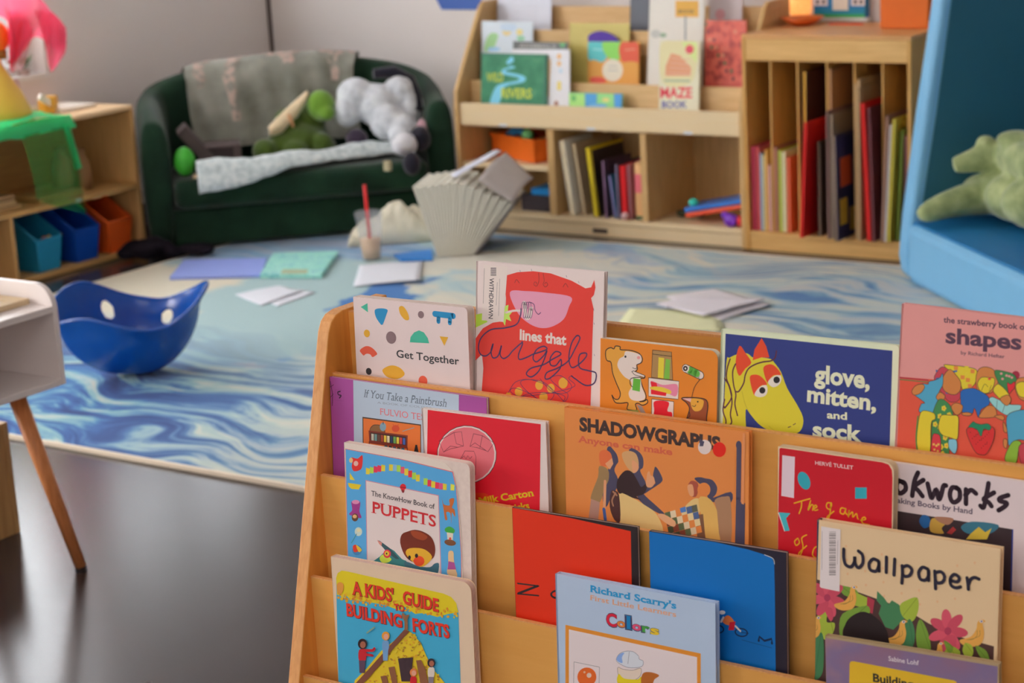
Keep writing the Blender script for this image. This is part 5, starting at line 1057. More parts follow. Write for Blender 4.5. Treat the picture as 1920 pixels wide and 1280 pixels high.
for i, (x, T, h, c_, pg, ln, lb) in enumerate(((-2.664, .010, .43, (126, 92, 80), (150, 116, 96), .05, 'mauve brown folder first in the last cabinet slot'), (-2.652, .006, .40, (200, 190, 190), (206, 196, 190), .055, 'thin white-edged folder in the last cabinet slot'), (-2.641, .010, .42, (176, 160, 60), (186, 170, 70), .057, 'yellow-edged folder in the last cabinet slot'),
        (-2.622, .012, .38, (110, 120, 50), (130, 150, 60), .055, 'olive green book in the last cabinet slot'), (-2.588, .013, .36, (130, 80, 84), (110, 70, 70), .0, 'dull pink book at the right end of the last cabinet slot'))):
    sb(lb, x, T, z_, h, YC - (.02 if i < 3 else -.01), .32, c_, page=pg, lean=ln)

# things on top of the cabinet
zt = .7585
def bowl():
    c = at_z(1432, 46, zt); c.x = max(c.x, -3.108); t = thing('serving_dish', (c.x, c.y, zt), 'shallow orange dish at the left end of the storage cabinet top', 'dish'); mb = MB()
    mb.lathe([(.001, 0), (.03, 0), (.05, .008), (.075, .028), (.078, .028), (.054, .004 + .006), (.03, .004), (.001, .004)], (c.x, c.y, zt), M((216, 100, 34), rough=.3)); mb.build('dish_bowl', t)
bowl()
c = at_z(1455, 36, zt); mb = MB(); mb.box((c.x - .05, c.y + .04, zt), (c.x + .045, c.y + .07, zt + .075), M((216, 106, 40))); tag(mb.build('storage_box', bevel=.004), 'small orange box behind the glowing lamp and dish', 'box')
def lamp():
    c = at_z(1501, 38, zt); t = thing('salt_lamp', (c.x, c.y, zt), 'small glowing orange rock lamp on a dark wooden base', 'lamp')
    mb = MB(); mb.lathe([(.001, 0), (.034, 0), (.036, .01), (.001, .012)], (c.x, c.y, zt), M((92, 50, 40))); mb.build('lamp_base', t)
    em = bpy.data.materials.new('glowing_salt'); em.use_nodes = True; nt = em.node_tree; p = nt.nodes['Principled BSDF']; nz = nt.nodes.new('ShaderNodeTexNoise'); nz.inputs['Scale'].default_value = 22
    cr = nt.nodes.new('ShaderNodeValToRGB'); nt.links.new(nz.outputs['Fac'], cr.inputs[0]); cr.color_ramp.elements[0].color = (1, .22, .03, 1); cr.color_ramp.elements[1].color = (1, .55, .18, 1); nt.links.new(cr.outputs[0], p.inputs['Emission Color']); nt.links.new(cr.outputs[0], p.inputs['Base Color']); p.inputs['Emission Strength'].default_value = 1.0
    mb = MB(); mb.lathe([(.001, .012), (.032, .012), (.041, .04), (.042, .075), (.036, .11), (.02, .135), (.001, .14)], (c.x, c.y, zt), em, n=14); mb.build('lamp_shade', t, noise_amt=.01)
lamp()
def house():
    A = at_z(1524, 40, zt); Bq = at_z(1630, 40, zt); y = A.y; x0, x1 = A.x, at_y(1626, 38, y).x
    t = thing('picture_box', ((x0 + x1) / 2, y + .03, zt), 'blue, green and white house-shaped box on the storage cabinet', 'box')
    h = .13; W_ = M((206, 206, 200)); mb = MB(); mb.box((x0, y, zt), (x1, y + .06, zt + .014), W_); mb.build('white_base', t, bevel=.002)
    mb = MB(); mb.box((x0 + .004, y + .002, zt + .014), (x1 - .01, y + .055, zt + h), M((24, 110, 160))); mb.box((x0 + .004, y + .001, zt + .014), (x1 - .01, y + .002, zt + .026), M((50, 150, 76)))
    mb.box((x0 + .004, y + .0012, zt + .026), (x1 - .01, y + .002, zt + .044), M((20, 120, 150))); mb.build('house_wall', t)
    w = x1 - x0
    for nm, a, b, c_ in (('house_door', .36, .66, (206, 196, 180)), ('house_window', .0, .28, (214, 206, 204)), ('house_window', .70, .96, (214, 206, 204))):
        mb = MB(); zb = zt + (.040 if nm == 'house_door' else .056); mb.box((x0 + w * a + .003, y - .002, zb), (x0 + w * b, y + .001, zb + .05), M(c_))
        if nm == 'house_window':
            for q in (.3, .7): mb.ball((x0 + w * (a + (b - a) * q) + .003, y - .002, zb + .014), (.007, .001, .008), M((60, 50, 56)), n=6)
        mb.build(nm, t)
house()
c = at_z(1637, 34, zt); mb = MB(); mb.lathe([(.001, 0), (.02, 0), (.034, .02), (.04, .06), (.034, .10), (.02, .12), (.001, .125)], (c.x - .012, c.y + .03, zt), M((30, 46, 80), rough=.25)); tag(mb.build('glass_jar'), 'dark navy glossy jar between the house box and the orange box', 'jar')
A = at_z(1650, 53, zt); mb = MB(); mb.box((A.x, A.y, zt), (A.x + .175, A.y + .14, zt + .2), M((206, 98, 14), rough=.5)); tag(mb.build('storage_box', bevel=.003), 'large plain orange box at the right end of the cabinet top', 'box')
mb = MB(); c = at_z(1590, 46, zt); mb.box((c.x - .07, c.y - .012, zt), (c.x + .06, c.y + .003, zt + .005), M((206, 60, 34))); 
tag(mb.build('crayon_strip', bevel=.001), 'thin red strip lying in front of the house box', 'strip')

# wall decal
mb = MB(); hx = [at_y(x, y, YW - .004) for x, y in ((815, 0), (828, 18), (895, 18), (903, 0))]; w = hx[2].x - hx[1].x; cx = (hx[1].x + hx[2].x) / 2; cz = hx[1].z + w * .866
mb.prism([(cx + w * cos(radians(a)), YW - .004, cz + w * sin(radians(a))) for a in range(0, 360, 60)], (0, .003, 0), M((62, 92, 160))); tag(mb.build('wall_decal'), 'blue hexagonal panel on the rear wall above the sofa end', 'decal')
# ------------------------------------------------------------------ corner sofa
KC = Vector((XW, YW, 0)); DD = Vector((.7071, .7071, 0)); NN = Vector((.7071, -.7071, 0))
def SP(s, t, z): return KC + DD * s + NN * t + Vector((0, 0, z))
VEL = ramp_mat('green_velvet', [(.3, (14, 32, 21)), (.7, (24, 50, 33))], nscale=7, rough=.85, spec=.15, sheen=.22, bump=.05)
ridge = [(-.563, 1.31, .50), (-.568, 1.15, .54), (-.572, 1.02, .56), (-.568, .93, .575), (-.52, .838, .605), (-.37, .785, .64), (-.15, .772, .655), (.0, .770, .66), (.15, .772, .655), (.31, .785, .638), (.45, .825, .61), (.525, .90, .578), (.55, 1.0, .545), (.552, 1.12, .515), (.548, 1.26, .495)]
def sofa():
    root = thing('tub_sofa', SP(-.03, 1.05, RZ), 'small dark green velvet sofa with rounded tub back in the room corner', 'sofa')
    pts = smoothpts(ridge, False, 4); mb = MB(); n = len(pts); sec = []
    for i, (s, t, z) in enumerate(pts):
        a = pts[max(i - 1, 0)]; b = pts[min(i + 1, n - 1)]
        tg = Vector((b[0] - a[0], b[1] - a[1])).normalized(); inn = Vector((-tg.y, tg.x))
        if inn.dot(Vector((-.03 - s, 1.15 - t))) < 0: inn = -inn
        ow, iw = .040, .060
        prof = [(-ow + .015, .014), (-ow, .10), (-ow - .005, z - .12), (-ow + .006, z - .035), (-.018, z - .006), (.012, z), (.045, z - .012), (iw, z - .05), (iw + .012, z - .14), (iw + .004, .26), (iw, .06), (iw - .02, .014)]
        sec.append([SP(s + inn.x * w, t + inn.y * w, h) for w, h in prof])
    m_ = len(sec[0]); vs = [v for q in sec for v in q]; fs = []
    for i in range(n - 1):
        for k in range(m_): fs.append((i * m_ + k, i * m_ + (k + 1) % m_, (i + 1) * m_ + (k + 1) % m_, (i + 1) * m_ + k))
    fs += [list(range(m_)), list(range((n - 1) * m_, n * m_))[::-1]]
    mb.add(vs, fs, VEL, True); mb.build('back_and_arms', root, subsurf=1, weld=True)
    def slab(name, s0, s1, t0, t1, z0, z1, r=.03):
        b = MB(); F = Matrix(((DD.x, NN.x, 0, KC.x), (DD.y, NN.y, 0, KC.y), (0, 0, 1, 0), (0, 0, 0, 1))); b.box((s0, t0, z0), (s1, t1, z1), VEL, F); return b.build(name, root, bevel=r)
    slab('sofa_base', -.515, .49, .88, 1.29, .02, .165, .015)
    slab('seat_cushion', -.495, .470, .875, 1.345, .168, .285, .035)
    for s_, t_ in ((-.50, 1.25), (.46, 1.25), (-.42, .93), (.38, .93)):
        b = MB(); p = SP(s_, t_, 0); b.lathe([(.001, 0), (.016, 0), (.02, .02), (.001, .02)], p + V3(0, 0, .0115), M((30, 24, 22))); b.build('foot', root)
sofa()
def on_seat(x, y, z=.287): return at_z(x, y, z)
FLEECE = ramp_mat('grey_fleece', [(.3, (108, 108, 98)), (.5, (126, 126, 116)), (.7, (144, 142, 132))], nscale=9, detail=5, rough=.9, spec=.1, bump=.3, sheen=.3)
PINKP = ramp_mat('fleece_print', [(.42, (124, 122, 112)), (.5, (150, 134, 124)), (.6, (168, 148, 138))], nscale=38, detail=3, rough=.9, spec=.1, bump=.2)
def throw():
    # lies over the sofa back and hangs down its inner face
    N1, N2 = 46, 30
    rs = smoothpts(ridge, False, 8)
    prof = [(-.056, -.05), (-.052, -.012), (-.020, .010), (.012, .016), (.048, .004), (.084, -.036), (.098, -.10), (.098, -.18), (.100, -.26), (.104, -.325)]
    def fn(u, v, off=.0):
        s = -.42 + .70 * u + .015 * sin(7 * v)
        r = min(rs, key=lambda q: abs(q[0] - s) + (9 if q[1] > .9 else 0)); i = rs.index(r); a, b = rs[max(0, i - 1)], rs[min(len(rs) - 1, i + 1)]
        tg = Vector((b[0] - a[0], b[1] - a[1])).normalized(); inn = Vector((-tg.y, tg.x)); inn = inn if inn.y > 0 else -inn
        x = v * (len(prof) - 1); k = min(int(x), len(prof) - 2); f = x - k; w = prof[k][0] * (1 - f) + prof[k + 1][0] * f; h = prof[k][1] * (1 - f) + prof[k + 1][1] * f
        wob = (.007 * sin(19 * u + 3 * v) + .006 * sin(37 * u - 5 * v) + .006 * noise.noise(Vector((u * 9, v * 7, 1)))) * (1 if v > .5 else .3) + .006
        return SP(s + inn.x * (w + wob + off), r[1] + inn.y * (w + wob + off), max(.30, r[2] + h + .004))
    t = thing('throw_blanket', fn(.5, .9), 'grey fleece throw with pinkish print hanging over the sofa back', 'blanket')
    mb = MB(); mb.grid(lambda u, v: fn(u, v), N1, N2, FLEECE)
    for (u0, u1, v0, v1) in ((.04, .14, .30, .62), (.24, .33, .24, .84), (.42, .62, .24, .42), (.55, .66, .34, .52), (.74, .88, .22, .40), (.84, .92, .30, .66), (.93, .99, .22, .40)):
        mb.grid(lambda u, v, a=u0, b=u1, c=v0, d=v1: fn(a + (b - a) * (.5 + (u - .5) * (1 - .5 * v)) + .012 * sin(9 * v), c + (d - c) * v, .003) + Vector((0, 0, .002)), 8, 14, PINKP)
    mb.build('cloth', t, weld=False)
throw()
PALE = ramp_mat('pale_minky_blanket', [(.3, (150, 160, 160)), (.5, (176, 184, 184)), (.7, (196, 200, 198))], nscale=45, detail=4, rough=.9, spec=.1, bump=.6, sheen=.3)
def seat_blanket():
    A = [on_seat(350, 338), on_seat(470, 322), on_seat(560, 312), on_seat(650, 300), on_seat(745, 296)]
    def fn(u, v):
        s = -.405 + .76 * u; w = v - .5
        t0 = 1.245 - .10 * u + .02 * sin(5 * u)
        t_ = t0 + (.105 + .05 * (1 - u)) * v; z = .304 + .042 * (1 - (2 * w) ** 2) + .010 * sin(17 * u) * (1 - v) + .006 * noise.noise(Vector((u * 14, v * 5, 0)))
        if t_ > 1.345: z -= (t_ - 1.345) * 1.2
        return SP(s, t_, z)
    mb = MB(); mb.grid(fn, 60, 12, PALE); tag(mb.build('seat_blanket', solid=.006), 'pale blue-grey nubbly blanket rolled along the sofa seat edge', 'blanket')
seat_blanket()
p = on_seat(395, 363, .287); mb = MB(); F = Matrix.Translation(SP(-.36, 1.318, .288)) @ rotz(.75)
mb.box((-.06, -.03, 0), (.06, .022, .010), M((176, 152, 118)), F); tag(mb.build('small_book', bevel=.002), 'tan little book under the left end of the seat blanket', 'book')
# dark folder lying open at the left of the seat
def folder():
    t = thing('open_folder', SP(-.42, 1.05, .288), 'dark brown folder standing open on the sofa seat by the left arm', 'folder')
    DK = M((72, 60, 58), rough=.7); DK2 = M((44, 32, 32), rough=.7)
    F = Matrix.Translation(SP(-.375, 1.06, .289)) @ rotz(radians(45))
    mb = MB(); mb.box((-.01, -.11, 0), (.15, .05, .088), DK, F); mb.box((.02, -.1105, .006), (.12, -.110, .082), DK2, F); mb.build('flat_half', t, bevel=.003)
    F2 = Matrix.Translation(SP(-.365, 1.09, .310)) @ rotz(radians(45)) @ Matrix.Rotation(radians(52), 4, 'Y')
    mb = MB(); mb.box((-.16, -.09, 0), (0, .06, .045), DK, F2); mb.build('raised_half', t, bevel=.003)
folder()
mb = MB(); c = SP(-.445, 1.27, .344); mb.ball(c, (.040, .040, .056), M((56, 150, 44), rough=.35)); tag(mb.build('toy_ball'), 'bright green oval ball by the left sofa arm', 'ball')
FUR = dict(rough=.95, spec=.1, sheen=.4, var=.18, scale=40, bump=.5)
def green_plush():
    LG = M((96, 132, 44), **FUR); DG = M((56, 72, 22), **FUR); b = SP(.0, 1.045, .300)
    t = thing('plush_turtle', b, 'green plush turtle sitting mid sofa with a cream shell flap raised', 'plush toy')
    # right, up and toward-room directions at the sofa
    R, Fw = DD, NN
    q = lambda r, f, z: b + R * r + Fw * f + V3(0, 0, z)
    mb = MB()
    mb.ball(q(.02, .0, .06), (.11, .11, .075), DG); mb.ball(q(.06, .03, .05), (.07, .07, .06), DG); mb.ball(q(-.03, .0, .12), (.06, .06, .07), LG); mb.ball(q(.07, .0, .14), (.05, .05, .07), DG)
    mb.ball(q(-.13, .07, .035), (.055, .05, .05), LG); mb.ball(q(-.07, .04, .05), (.06, .05, .05), DG); mb.ball(q(.10, .07, .035), (.045, .05, .04), DG); mb.ball(q(-.02, .09, .035), (.06, .045, .042), DG); mb.ball(q(.09, .09, .05), (.045, .04, .045), LG)
    mb.build('body', t, remesh=.008, smooth_it=3)
    mb = MB(); mb.ball(q(.10, .03, .19), (.056, .056, .062), LG); mb.ball(q(.115, .07, .165), (.035, .035, .03), LG); mb.build('head', t, remesh=.007, smooth_it=3)
    mb = MB(); A, B = q(-.11, .05, .11), q(.055, .01, .245)
    def fl(u, v):
        c = A.lerp(B, u); w = .035 * sin(pi * min(1, .12 + .85 * u)) ; return c + V3(0, 0, 1) * (w * (v - .5) * 2 - .02 * sin(pi * u)) + Fw * (.02 * cos(pi * (v - .5)) + .01)
    mb.grid(fl, 16, 8, M((206, 180, 146), **FUR)); mb.build('shell_flap', t, solid=.012)
    mb = MB(); mb.tube([q(-.03, .06, .17), q(-.02, .07, .14), q(-.015, .07, .12)], [.008, .007, .005], M((176, 130, 90))); mb.build('strap', t)
green_plush()
def grey_plush():
    b = SP(.315, 1.10, .308); R, Fw = DD, NN; q = lambda r, f, z: b + R * r + Fw * f + V3(0, 0, z)
    GR = ramp_mat('grey_shaggy_fur', [(.3, (158, 160, 164)), (.5, (182, 184, 188)), (.7, (200, 202, 204))], nscale=26, detail=5, rough=.95, spec=.1, bump=.7, sheen=.4); BK = M((26, 24, 34), **FUR); WH = M((206, 202, 212), **FUR)
    t = thing('plush_sheep', b, 'large pale grey plush animal with black paws lying at the right of the sofa', 'plush toy')
    mb = MB()
    for c, r in (((-.075, -.03, .215), (.075, .075, .065)), ((-.115, -.01, .155), (.055, .055, .065)), ((.0, .0, .17), (.085, .075, .085)), ((.03, .06, .11), (.072, .065, .072)), ((.095, -.01, .215), (.068, .065, .065)), ((.135, .02, .15), (.042, .055, .075)), ((.085, .10, .085), (.058, .055, .058)), ((.065, .15, .055), (.046, .046, .046))): mb.ball(q(*c), r, GR)
    mb.build('body', t, remesh=.009, smooth_it=4, noise_amt=.008)
    mb = MB(); mb.ball(q(.075, .19, .035), (.05, .055, .045), WH); mb.ball(q(.05, .22, .03), (.03, .03, .03), WH); mb.build('muzzle', t, remesh=.007, smooth_it=3)
    for c, r in (((.085, .285, -.025), (.036, .032, .045)), ((.14, .17, .05), (.04, .04, .05))):
        mb = MB(); mb.ball(q(*c), r, BK); mb.build('paw', t)
    mb = MB(); mb.tube([q(.0, -.02, .29), q(.08, -.03, .29), q(.135, -.01, .25), q(.15, .02, .20), q(.155, .05, .14)], [.02, .028, .03, .026, .02], BK); mb.build('dark_limb', t)
    mb = MB(); mb.grid(lambda u, v: q(.135 + .04 * u, .13 + .03 * v, .09 + .03 * sin(pi * u) - .05 * v), 6, 6, M((176, 140, 146), **FUR)); mb.build('ear', t, solid=.01)
    mb = MB(); mb.ball(q(-.09, .03, .050), (.045, .04, .040), M((50, 40, 54), **FUR)); mb.build('lower_paw', t)
grey_plush()
mb = MB(); p = on_seat(727, 314, .30); mb.box((p.x - .014, p.y - .01, .287), (p.x + .014, p.y + .01, .325), M((150, 140, 110))); tag(mb.build('toy_block', bevel=.004), 'tiny olive-beige block at the seat edge by the grey plush', 'block')

# ------------------------------------------------------------------ low shelf along the left wall
SX, SY1 = -5.347, 5.276
def low_shelf():
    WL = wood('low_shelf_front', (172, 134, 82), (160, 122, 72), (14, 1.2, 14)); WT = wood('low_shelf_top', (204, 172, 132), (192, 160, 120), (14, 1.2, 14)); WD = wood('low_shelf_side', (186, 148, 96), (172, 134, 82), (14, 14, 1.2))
    t = thing('low_shelf', (-5.53, 4.45, 0), 'low birch shelf unit along the left wall next to the sofa, holding plastic bins', 'shelf'); y0 = 3.55
    def board(name, a, b, m=WL): mb = MB(); mb.box(a, b, m); return mb.build(name, t, bevel=.002)
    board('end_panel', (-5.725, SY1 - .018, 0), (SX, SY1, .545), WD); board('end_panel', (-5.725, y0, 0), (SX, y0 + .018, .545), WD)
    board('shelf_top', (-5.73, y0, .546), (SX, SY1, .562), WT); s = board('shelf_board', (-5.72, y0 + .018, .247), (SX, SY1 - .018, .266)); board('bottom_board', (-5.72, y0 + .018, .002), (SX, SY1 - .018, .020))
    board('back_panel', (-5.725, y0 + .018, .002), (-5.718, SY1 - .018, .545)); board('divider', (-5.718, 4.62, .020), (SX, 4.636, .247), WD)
    q = at_x(147, 371, SX); mb = MB(); mb.box((SX, q.y - .014, .249), (SX + .0008, q.y + .014, .262), M((200, 200, 206))); mb.build('label_strip', s)
low_shelf()
def bin_(label, ya, yb, col, h0, h1, d=.30, x=SX - .012, k=1.0):
    t = thing('storage_bin', (x - d / 2, (ya + yb) / 2, .0205), label, 'bin', 'plastic bins on the low shelf'); m = M(col, rough=.4); th = .004; z = .0235; tp = .012
    def pt(x_, y_, z_): return Vector((x_, y_, z_))
    # tapered tub with a low front and high back
    o = [(x - tp, ya + tp, z), (x - tp, yb - tp, z), (x - d + tp, yb - tp, z), (x - d + tp, ya + tp, z)]
    T_ = [(x, ya, z + h0), (x, yb, z + h0), (x - d * .42, yb, z + h0 + (h1 - h0) * .8), (x - d, yb, z + h1), (x - d, ya, z + h1), (x - d * .42, ya, z + h0 + (h1 - h0) * .8)]
    mb = MB(); mb.add(o + T_, [(0, 1, 2, 3), (0, 4, 5, 1), (1, 5, 6, 7, 2), (2, 7, 8, 3), (3, 8, 9, 4, 0)], m); mb.build('bin_body', t, solid=.004, bevel=.0)
    r = MB(); pts = [Vector(q) for q in T_]; r.tube(pts + [pts[0]], .0045, m, n=6); r.build('bin_rim', t)
    return t
q0 = at_x(69, 452, SX - .012); q1 = at_x(118, 445, SX - .012)
bin_('teal-blue bin at the left of three bins on the bottom shelf', at_x(70, 470, SX - .012).y, at_x(118, 470, SX - .012).y, (30, 122, 160), .118, .212)
bin_('dark royal blue bin between the teal and orange bins', at_x(142, 455, SX - .012).y, at_x(188, 450, SX - .012).y, (10, 62, 150), .120, .214)
bin_('orange-red bin at the right end of the bottom shelf', at_x(204, 440, SX - .012).y, at_x(249, 435, SX - .012).y, (206, 84, 30), .118, .212)
for i, (y, c_) in enumerate(((4.825, (170, 80, 50)), (4.85, (196, 160, 60)), (4.875, (120, 40, 60)), (4.90, (190, 90, 60)))):
    mb = MB(); mb.tube([(-5.44, y, .10), (-5.41, y + .004, .135)], [.012, .010], M(c_)); tag(mb.build('marker_pen'), ('brick red pen end in the teal bin, leftmost', 'mustard pen end in the teal bin', 'maroon pen end in the teal bin', 'orange pen end in the teal bin, rightmost')[i], 'pen', 'pens in the teal bin')
mb = MB(); mb.grid(lambda u, v: V3(-5.52 + .06 * u, 5.05 + .05 * v, .225 - .05 * u + .008 * sin(9 * v)), 6, 6, M((60, 130, 110))); tag(mb.build('paper_sheet', solid=.002), 'green paper standing up in the royal blue bin', 'paper')
mb = MB(); mb.grid(lambda u, v: V3(-5.55 + .06 * u, 5.16 + .045 * v, .232 - .02 * u), 4, 4, M((176, 150, 130))); tag(mb.build('paper_sheet', solid=.002), 'beige paper showing above the orange bin', 'paper')
zt2 = .2665
for i in range(3):
    a = at_x(0, 385, SX - .05); mb = MB(); y1 = at_x(40 - 4 * i, 380, SX - .04).y; mb.box((-5.60, 4.36, zt2 + .0005 + i * .018), (-5.385 - .006 * i, y1 - .01 * (i % 2), zt2 + .016 + i * .018), M(((150, 120, 80), (166, 136, 96), (140, 110, 76))[i]))
    tag(mb.build('picture_book', bevel=.002), ('bottom one of three tan books stacked at the left on the low shelf', 'middle one of three tan books stacked on the low shelf', 'top one of three tan books stacked on the low shelf')[i], 'book', 'tan books stacked on the low shelf')
bx('wooden_block', 'long flat wooden block lying on the middle shelf behind the green scarf', 'block', (-5.52, 4.80, zt2 + .0005), (-5.38, 5.02, zt2 + .022), M((150, 118, 70)))
def bag(x, y, h, w, lb):
    mb = MB(); mb.lathe([(.001, 0), (w, 0), (w * 1.1, h * .3), (w * .9, h * .7), (w * .5, h * .85), (w * .65, h)], (x, y, zt2 + .0005), M((128, 92, 56), rough=.5)); tag(mb.build('paper_bag', weld=True), lb, 'bag', 'brown bags on the low shelf')
bag(-5.48, 5.01, .17, .038, 'brown crinkled bag on the middle shelf, left of two'); bag(-5.47, 5.10, .15, .034, 'brown crinkled bag on the middle shelf, right of two')
zs2 = .5625
bx('paper_stack', 'low stack of white papers at the right end of the low shelf top', 'papers', (-5.62, 5.02, zs2), (-5.46, 5.20, zs2 + .014), M((206, 196, 184)))
def frame_():
    P0 = at_x(112, 205, -5.62); t = thing('photo_stand', (-5.63, 4.98, zs2), 'pinkish picture holder leaning at the wall on the low shelf top', 'photo stand')
    F = Matrix.Translation((-5.62, 4.91, zs2 + .001)) @ Matrix.Rotation(-.22, 4, 'Y'); m = M((176, 152, 154)); mb = MB()
    for a, b in (((-.012, -.11, 0), (0, .09, .014)), ((-.012, -.11, .116), (0, .09, .13)), ((-.012, -.11, .0), (0, -.096, .13)), ((-.012, .076, 0), (0, .09, .13))): mb.box(a, b, m, F)
    mb.build('frame_border', t, bevel=.002); mb = MB(); mb.box((-.010, -.10, .01), (-.006, .08, .12), M((150, 128, 128)), F); mb.build('picture_panel', t)
frame_()
def gold_box():
    p = at_z(92, 212, zs2); mb = MB(); mb.prism([(p.x + .03 * cos(a) * 1.1, p.y + .04 * sin(a), zs2) for a in [radians(x) for x in range(0, 360, 60)]], (0, 0, .062), M((190, 142, 50), rough=.4)); tag(mb.build('gift_box', bevel=.003), 'small golden-brown hexagonal box on the low shelf top', 'box')
gold_box()
for (x, y, lb, r_) in ((87, 189, 'white paper strip propped over the yellow toy', .6), (66, 205, 'white folded paper beside the golden hexagonal box', .1)):
    p = at_z(x, y, zs2 + (.05 if y < 200 else .02)); F = Matrix.Translation(p) @ Matrix.Rotation(-r_, 4, 'X'); mb = MB(); mb.box((-.01, -.035, -.012), (.004, .035, .012), M((212, 206, 196)), F); tag(mb.build('paper_strip'), lb, 'paper')
# window-sill plant beyond the scarf
def sillplant():
    p = at_x(46, 150, XW - .02); p.z = .666; t = thing('potted_plant', (XW - .02, p.y, .666), 'small dark green plant on the window sill behind the pink scarf', 'plant'); mb = MB(); LG = M((70, 96, 60), rough=.6); rnd = random.Random(5)
    for i in range(26):
        a = rnd.uniform(0, 6.28); r = rnd.uniform(.01, .05); h = rnd.uniform(.02, .075); c = V3(XW - .02, p.y, .70); tip = c + V3(cos(a) * r * .5, sin(a) * r * 1.2, h); w = V3(-sin(a), cos(a), 0) * .007
        mb.add([c, c.lerp(tip, .5) + w, tip, c.lerp(tip, .5) - w], [(0, 1, 2, 3)], LG)
    mb.build('leaves', t); mb = MB(); mb.lathe([(.001, 0), (.018, 0), (.024, .035), (.001, .035)], (XW - .02, p.y, .666), M((150, 130, 120))); mb.build('pot', t)
sillplant()
def silk(name, rgb, alpha, tr=.35):
    m = bpy.data.materials.new(name); m.use_nodes = True; nt = m.node_tree; p = nt.nodes['Principled BSDF']; o = nt.nodes['Material Output']
    p.inputs['Base Color'].default_value = alb(rgb); p.inputs['Roughness'].default_value = .45; p.inputs['Alpha'].default_value = alpha
    tl = nt.nodes.new('ShaderNodeBsdfTranslucent'); tl.inputs[0].default_value = alb(rgb); mx = nt.nodes.new('ShaderNodeMixShader'); mx.inputs[0].default_value = tr
    tp = nt.nodes.new('ShaderNodeBsdfTransparent'); m2 = nt.nodes.new('ShaderNodeMixShader'); m2.inputs[0].default_value = alpha
    p.inputs['Alpha'].default_value = 1
    nt.links.new(p.outputs[0], mx.inputs[1]); nt.links.new(tl.outputs[0], mx.inputs[2]); nt.links.new(tp.outputs[0], m2.inputs[1]); nt.links.new(mx.outputs[0], m2.inputs[2]); nt.links.new(m2.outputs[0], o.inputs[0]); return m
# yellow toy with an orange head, pink scarf over it
XT = -5.50
def toy():
    b = at_x(20, 205, XT); b.z = zs2; t = thing('toy_duck', (b.x, b.y, zs2), 'big yellow cone-shaped toy with orange head under the pink scarf', 'toy')
    Yl = M((206, 168, 66), rough=.4); prof = [(.001, 0), (.125, .0), (.115, .05), (.09, .11), (.055, .17), (.034, .21), (.03, .23), (.001, .235)]
    b2 = at_x(8, 190, XT); c = V3(XT, b2.y - .035, zs2 + .001); mb = MB(); mb.lathe(prof, c, Yl); mb.build('toy_body', t)
    hd = at_x(0, 60, XT); mb = MB(); mb.lathe([(.001, 0), (.022, .0), (.024, .03), (.001, .04)], (XT, hd.y - .01, zs2 + .225), M((120, 90, 30))); mb.build('neck', t)
    mb = MB(); mb.ball((XT, hd.y - .012, zs2 + .305), (.042, .042, .055), M((222, 112, 30), rough=.4)); mb.build('head', t)
    e = at_x(15, 115, XT + .03); mb = MB(); mb.ball(e, .009, M((200, 206, 212), rough=.2)); mb.build('eye', t)
toy()
PKS = silk('pink_silk', (236, 84, 120), .86, .45)
def pink():
    xs = [(0, -30, 0, 150)]
    t = thing('play_scarf', at_x(30, 60, XT + .05), 'bright pink silk scarf draped over the yellow toy at the top left', 'scarf')
    def pan(pts_top, pts_bot, name, amp=.012, m=PKS, base=XT + .05):
        mb = MB(); T_ = smoothpts(pts_top, False, 6); B_ = smoothpts(pts_bot, False, 6)
        def smp(L, u): i = min(len(L) - 1, int(u * (len(L) - 1))); j = min(i + 1, len(L) - 1); f = u * (len(L) - 1) - i; return (L[i][0] * (1 - f) + L[j][0] * f, L[i][1] * (1 - f) + L[j][1] * f)
        def fn(u, v):
            a, b = smp(T_, u), smp(B_, u); x = a[0] * (1 - v) + b[0] * v; y = a[1] * (1 - v) + b[1] * v
            return at_x(x, y, base + .03 * sin(pi * v) + amp * sin(13 * u + 2 * v) + .01 * noise.noise(Vector((u * 5, v * 4, 2))))
        mb.grid(fn, 36, 24, m); mb.build(name, t)
    pan([(-40, -60), (20, -50), (70, -10), (95, 20), (115, 40), (125, 62)], [(-30, 30), (14, 40), (20, 128), (44, 100), (64, 70), (84, 76), (108, 96), (124, 92)], 'front_fall')
    pan([(64, 20), (84, 20), (104, 28), (124, 52)], [(84, 76), (92, 126), (100, 132), (123, 98)], 'side_fall', .008, PKS, XT + .065)
    pan([(14, 22), (30, 20), (46, 30), (60, 50)], [(18, 128), (26, 134), (40, 96), (62, 66)], 'inner_fold', .012, silk('red_silk', (222, 50, 80), .92, .3), XT + .04)
    pan([(20, 128), (34, 100), (50, 80), (62, 64)], [(24, 132), (36, 131), (44, 128), (50, 110)], 'thin_corner', .004, silk('sheer_pink_silk', (232, 180, 190), .55, .5), XT + .045)
pink()
GSM = silk('green_silk', (50, 205, 130), .86, .4); GSM2 = silk('sheer_green_silk', (40, 150, 70), .45, .4)
